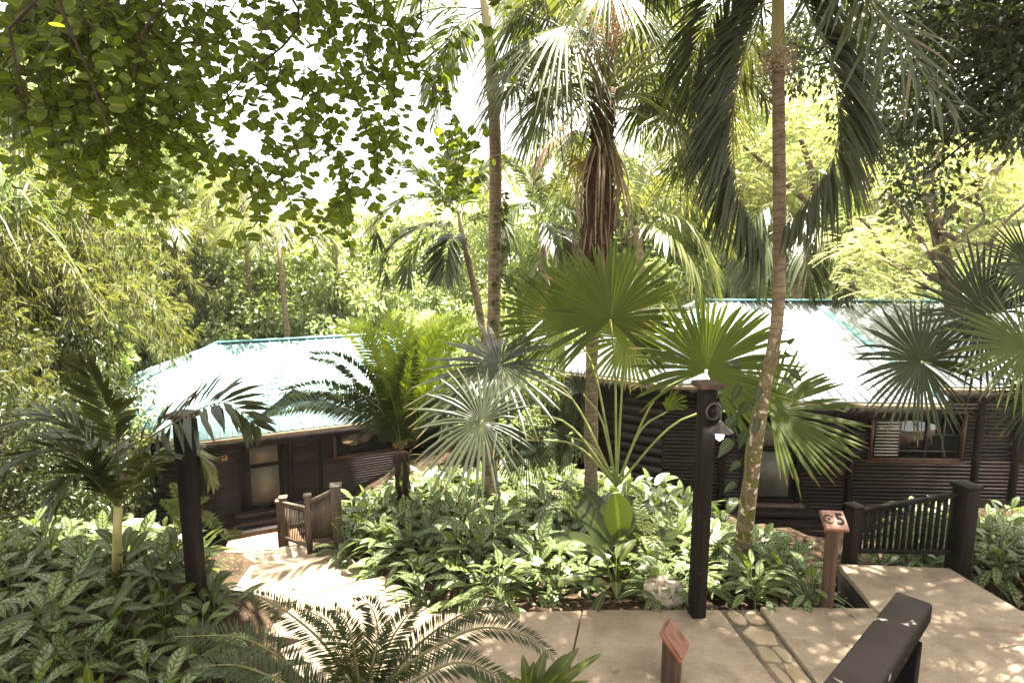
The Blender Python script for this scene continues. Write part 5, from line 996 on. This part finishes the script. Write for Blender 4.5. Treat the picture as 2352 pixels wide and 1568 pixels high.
feather_tree('feathery tree with bare forking grey branches above the right cabin', [
    [(2195, 720), (2170, 600), (2150, 520), (2130, 430), (2165, 330), (2240, 240), (.22, .07)], [(2150, 520), (2230, 440), (2300, 380), (2360, 310), (.13, .05)], [(2180, 640), (2120, 560), (2085, 500), (2040, 440), (.1, .03)], [(2190, 690), (2250, 600), (2300, 520), (2352, 470), (.09, .03)], [(2160, 640), (2080, 620), (2030, 590), (2010, 540), (1975, 500), (.1, .03)], [(2150, 520), (2215, 560), (2270, 560), (2320, 600), (.08, .03)], [(2130, 430), (2095, 400), (2070, 340), (.07, .02)], [(2240, 440), (2260, 500), (2220, 540), (.05, .02)]],
    15, [(2250, 420, 110, 60), (2120, 560, 120, 60), (2000, 560, 90, 50), (2300, 560, 80, 50), (2200, 330, 110, 50), (2050, 640, 110, 40), (2300, 300, 70, 60)], 1, 1500)
feather_tree('feathery tree with layered bright foliage seen between the two tall palm trunks on the right', [
    [(1860, 720), (1850, 560), (1870, 430), (1840, 320), (.25, .08)], [(1860, 470), (1760, 380), (1700, 330), (.12, .04)], [(1868, 440), (1960, 340), (2010, 290), (.1, .04)]],
    21, [(1700, 330, 110, 60), (1850, 320, 110, 50), (1950, 400, 110, 60), (1720, 450, 110, 60), (1640, 400, 80, 60), (1850, 420, 80, 50), (2020, 330, 90, 60), (1720, 200, 110, 60), (1850, 190, 100, 50), (1950, 240, 90, 60), (1640, 270, 80, 60), (1780, 120, 80, 40)], 2, 2700)
# ---- dark small-leaved tree, upper right, crown reaching over the platform
def dark_tree():
    root = thing('dark_tree', 'dark small leaved tree with its shaded crown filling the upper right corner', 'tree', (13.5, 9.0, -1)); mt, ml = MB(), MB()
    tube(mt, spline([V3(13.5, 9, -1.4), V3(13, 9, 3), V3(12, 8.8, 6), V3(10.5, 8.4, 8.5)], 14), np.linspace(.35, .15, 14), 9)
    C = []
    for (px, py, rx, ry, Y, n) in ((2380, 150, 60, 130, 9, 20), (2330, 30, 90, 70, 9, 14), (2280, 100, 90, 110, 9.5, 26), (2130, 190, 90, 110, 10, 20), (2020, 110, 90, 80, 11, 14), (2290, 270, 70, 50, 9.5, 14), (2090, 330, 70, 60, 10.5, 10), (1900, 40, 60, 50, 11, 7), (2180, 20, 130, 60, 9, 16), (1960, 230, 50, 60, 11, 6), (2100, 420, 40, 50, 10.5, 5), (1760, 130, 40, 50, 11.5, 7), (1850, 150, 60, 50, 11.5, 8), (1680, 60, 50, 60, 12, 6)):
        for k in range(n): C.append(at(px+rng.normal(0, rx*.6), py+rng.normal(0, ry*.6), Y+rng.normal(0, .7)))
    vis = len(C)
    for k in range(400):                       # the part of the crown above the picture, shading the path
        xx = rng.uniform(1.2, 11.5); yy = rng.uniform(5.2, 7.2 if xx < 5 else 9.2); C.append(V3(xx, yy, 3.8+.424*yy+rng.uniform(.7, 2.6)))
    C = np.array(C); crown(ml, C, .62, 115, .115, .55, flat=.8)
    for q in C[::5]:
        tube(mt, spline([V3(12, 8.8, 6.2), V3((12+q[0])/2, (8.8+q[1])/2, max(7, q[2])+.3), q], 8), np.linspace(.07, .012, 8), 5)
    mt.build('trunk', M['bark_dark'], root, smooth=True); ml.build('crown', M['dark'], root)
dark_tree()
# ---- bauhinia branches, upper left
def bleaf(mb, P, D, N, L):
    n = len(P); D = nrm(D); S = nrm(np.cross(D, N)); N2 = np.cross(S, D); L = L[:, None, None]
    o = np.array([[0, 0], [.26, -.06], [.46, .18], [.5, .5], [.42, .82], [.22, .98], [.07, .86], [0, .72]])
    for s in (-1, 1):
        v = P[:, None]+(D[:, None]*o[None, :, 1:]+S[:, None]*o[None, :, :1]*s+N2[:, None]*o[None, :, :1]*.28)*L
        i = np.arange(len(o)) if s > 0 else np.arange(len(o))[::-1]
        uv = np.stack([.5+o[:, 0]*s, o[:, 1]], -1)
        mb.add(v, [np.arange(n)[:, None]*len(o)+i[None]], np.tile(uv, (n, 1)))
def bauhinia():
    root = thing('bauhinia_tree', 'bauhinia tree with two lobed leaves on thin twigs hanging across the upper left', 'tree', (-6.5, 2.2, 0)); mt, ml, mu = MB(), MB(), MB()
    T = [V3(-6.5, 2.2, -.3), V3(-6.3, 2.3, 2.5), V3(-5.8, 2.5, 4.6), V3(-5.0, 2.8, 6.6)]; tube(mt, spline(T, 14), np.linspace(.24, .14, 14), 9); st_ = T[-1]
    limbs = [[(120, -140, 3.6), (370, -20, 3.8), (325, 80, 3.9), (310, 200, 4.0)], [(200, -260, 4.2), (520, -140, 4.4), (690, 40, 4.5), (560, 180, 4.6), (500, 250, 4.7)], [(300, -320, 4.4), (700, -220, 4.8), (965, -20, 5), (935, 130, 5.1), (1000, 190, 5.2)], [(60, -160, 3.2), (130, 0, 3.3), (200, 160, 3.4), (260, 330, 3.5)], [(400, -250, 4.8), (800, -160, 5), (860, 20, 5.2), (830, 200, 5.3)], [(0, -100, 3), (20, 60, 3), (60, 250, 3.1)]]
    for lb in limbs:
        P = [st_]+[at(*q) for q in lb]; tube(mt, spline(P, 30), np.linspace(.034, .004, 30), 6)
    def twig(p0, L, lean, lsz, bright):
        n = max(5, int(L/.065)); b1 = rng.normal(0, .33, 3)*V3(1, 1, .3); c = spline([p0-b1*L*.5, p0+lean*L*.5-UP*L*.4+b1*L*.5, p0+lean*L*.8-UP*L+b1*L*1.1], n+2); tube(mt, c, np.linspace(.0045, .0015, n+2), 4, False)
        i = np.arange(n)+1; s = np.where(i % 2, 1., -1.); sd = nrm(V3(1, .25, 0)+rng.normal(0, .35, 3)); P = c[i]
        D = sd*s[:, None]*.8-UP*.35+rng.normal(0, .45, (n, 3)); N = V3(0, -.62, .55)+rng.normal(0, .42, (n, 3))
        bleaf(ml, P+nrm(D)*.012, D, N, lsz*rng.uniform(.65, 1.15, n))
    # hanging sprays: pixel start, pixel end, depth, count, spread
    sprays = [((610, 380), (620, 545), 5.0, 10, 40), ((640, 300), (650, 470), 5.0, 6, 40), ((790, 420), (800, 550), 5.6, 8, 28), ((740, 300), (760, 430), 5.4, 9, 40), ((860, 280), (850, 460), 5.6, 10, 40), ((900, 180), (880, 330), 5.4, 5, 40), ((1000, 190), (1010, 300), 5.4, 5, 20), ((1070, 310), (1040, 480), 5.8, 11, 35), ((1060, 60), (1080, 200), 5.3, 5, 45), ((980, 50), (990, 190), 5.2, 6, 50), ((800, 150), (800, 330), 5.2, 8, 60), ((700, 150), (720, 320), 5.0, 8, 60), ((600, 150), (600, 330), 4.8, 7, 50), ((900, 20), (920, 200), 5.1, 9, 60), ((780, 0), (800, 180), 4.9, 10, 70), ((640, 0), (660, 170), 4.6, 9, 70), ((520, 20), (520, 160), 4.2, 6, 50), ((470, 160), (490, 330), 4.3, 10, 40), ((420, 300), (430, 440), 4.2, 7, 50), ((500, 330), (520, 400), 4.5, 3, 30), ((370, 0), (390, 160), 3.9, 10, 60), ((380, 180), (400, 330), 4.0, 8, 50), ((300, 60), (320, 260), 3.8, 12, 60), ((320, 260), (340, 440), 3.9, 10, 60), ((200, 0), (220, 200), 3.5, 16, 80), ((220, 190), (240, 400), 3.6, 14, 80), ((60, 0), (80, 200), 3.3, 16, 80), ((60, 190), (80, 350), 3.4, 12, 70), ((160, 380), (180, 480), 3.8, 6, 60), ((280, 400), (330, 500), 4.0, 5, 50), ((0, 60), (0, 300), 3.2, 10, 60), ((430, 60), (450, 250), 4.6, 7, 60), ((560, -60), (560, 80), 4.6, 8, 90), ((860, -60), (860, 60), 5.0, 9, 90), ((300, -60), (300, 80), 3.8, 9, 90), ((120, -60), (120, 80), 3.4, 9, 90)]
    for (a, b), (c, d_), Y, n, spd in sprays:
        n *= (.95 if a < 400 else .68)
        if Y < 4.4: Y, n = Y*1.3, n*1.35
        for k in range(int(n*1.55)):
            dx = rng.normal(0, spd*.7); dy = rng.normal(0, 18); yy = Y+rng.normal(0, .35); p0 = at(a+dx, b+dy, yy); p1 = at(c+dx*1.1, d_+dy+rng.normal(0, 12), yy)
            v = p1-p0; L = abs(v[2])+.05; twig(p0, L*rng.uniform(.8, 1.1), V3(v[0]/L*1.2, rng.normal(0, .12), 0), .088, 1)
    ml.build('leaves', M['bauh'], root)
    n = 52000; kk = 260; lf_ = rng.random(kk) < .55  # unseen clusters above the frame, placed to shade foreground and left sprays
    cc = np.where(lf_[:, None], np.stack([rng.uniform(-5, -1.5, kk), rng.uniform(4.8, 7.2, kk), rng.uniform(7.4, 9, kk)], -1), np.where((rng.random(kk) < .6)[:, None], np.stack([rng.uniform(-1.3, 1.3, kk), rng.uniform(4.0, 5.5, kk), rng.uniform(6.7, 7.8, kk)], -1), np.stack([rng.uniform(-5, -1.6, kk), rng.uniform(6.0, 7.8, kk), rng.uniform(8.0, 9.8, kk)], -1))); q = cc[rng.integers(kk, size=n)]+rng.normal(0, .42, (n, 3))
    q = q[q[:, 2] > 4.1+.43*np.maximum(q[:, 1], 0)]; n = len(q); bleaf(mu, q, rdir(n)-UP*.3, UP+rdir(n)*.6, rng.uniform(.08, .13, n)); mu.build('unseen_shade_foliage', M['bauh_sh'], root)
    for c in cc[::4]: tube(mt, spline([st_, (st_+c)/2+UP*.5, c], 10), np.linspace(.05, .008, 10), 5)
    mt.build('trunk', M['bark_dark'], root, smooth=True)
bauhinia()
# ---- rock and loose leaves
def rock(label, c, s):
    import bmesh
    bm = bmesh.new(); bmesh.ops.create_icosphere(bm, subdivisions=4, radius=1)
    from mathutils import noise
    for v in bm.verts:
        k = 1+.28*noise.noise(v.co*1.6+Vector((3, 1, 2)))+.1*noise.noise(v.co*5); v.co = Vector((v.co.x*s[0]*k, v.co.y*s[1]*k, v.co.z*s[2]*k))
    me = bpy.data.meshes.new('rock'); bm.to_mesh(me); bm.free(); me.materials.append(M['rock']); o = bpy.data.objects.new('rock', me); COL.objects.link(o); o.location = Vector(tuple(c)); tag(o, label, 'rock')
rock('pale rough limestone rock at the bed edge left of the lamp post', gnd(1522, 1375, -.02)+UP*.08, (.22, .17, .19))
rock('flat stone beside the left stepped path edge', gnd(1120, 1390, -.05)+UP*.0, (.2, .1, .06))
for i, (px, py, z, lab) in enumerate(((668, 1353, -1.0, 'curled brown leaf on the upper landing slab of the left path'), (800, 1300, -1.0, 'dry brown leaf near the edge of the left landing slab'), (1418, 1534, .0, 'dark dry leaf on the main path left of the edge-on sign'), (2345, 1438, .035, 'dark dry leaf near the right edge of the path'), (1965, 1419, .0, 'dry leaf on the path slab in front of the number 5 sign'))):
    mb = MB(); p = gnd(px, py, z)+UP*.012; leaves(mb, [p], V3(math.cos(i*2.), math.sin(i*2.), .12), UP, .09, .05, .1, 4, ellip, .5); tag(mb.build('dry_leaf', M['deadleaf']), lab, 'dry leaf', 'fallen leaves on the path')

# ---- haze volume, added to lift and pale the overexposed far trees
mb = MB(); box(mb, (0, 50, 5.5), (226, 170, 27)); m = bpy.data.materials.new('haze'); m.use_nodes = True; nt = m.node_tree; nt.nodes.clear(); o_ = nt.nodes.new('ShaderNodeOutputMaterial'); pv = nt.nodes.new('ShaderNodeVolumePrincipled')
pv.inputs['Color'].default_value = (.98, .97, .93, 1); pv.inputs['Density'].default_value = .00028; pv.inputs['Anisotropy'].default_value = .2; nt.links.new(pv.outputs[0], o_.inputs['Volume'])
tag(mb.build('haze', m), 'added haze volume paling the garden towards the back', 'haze', kind='stuff')
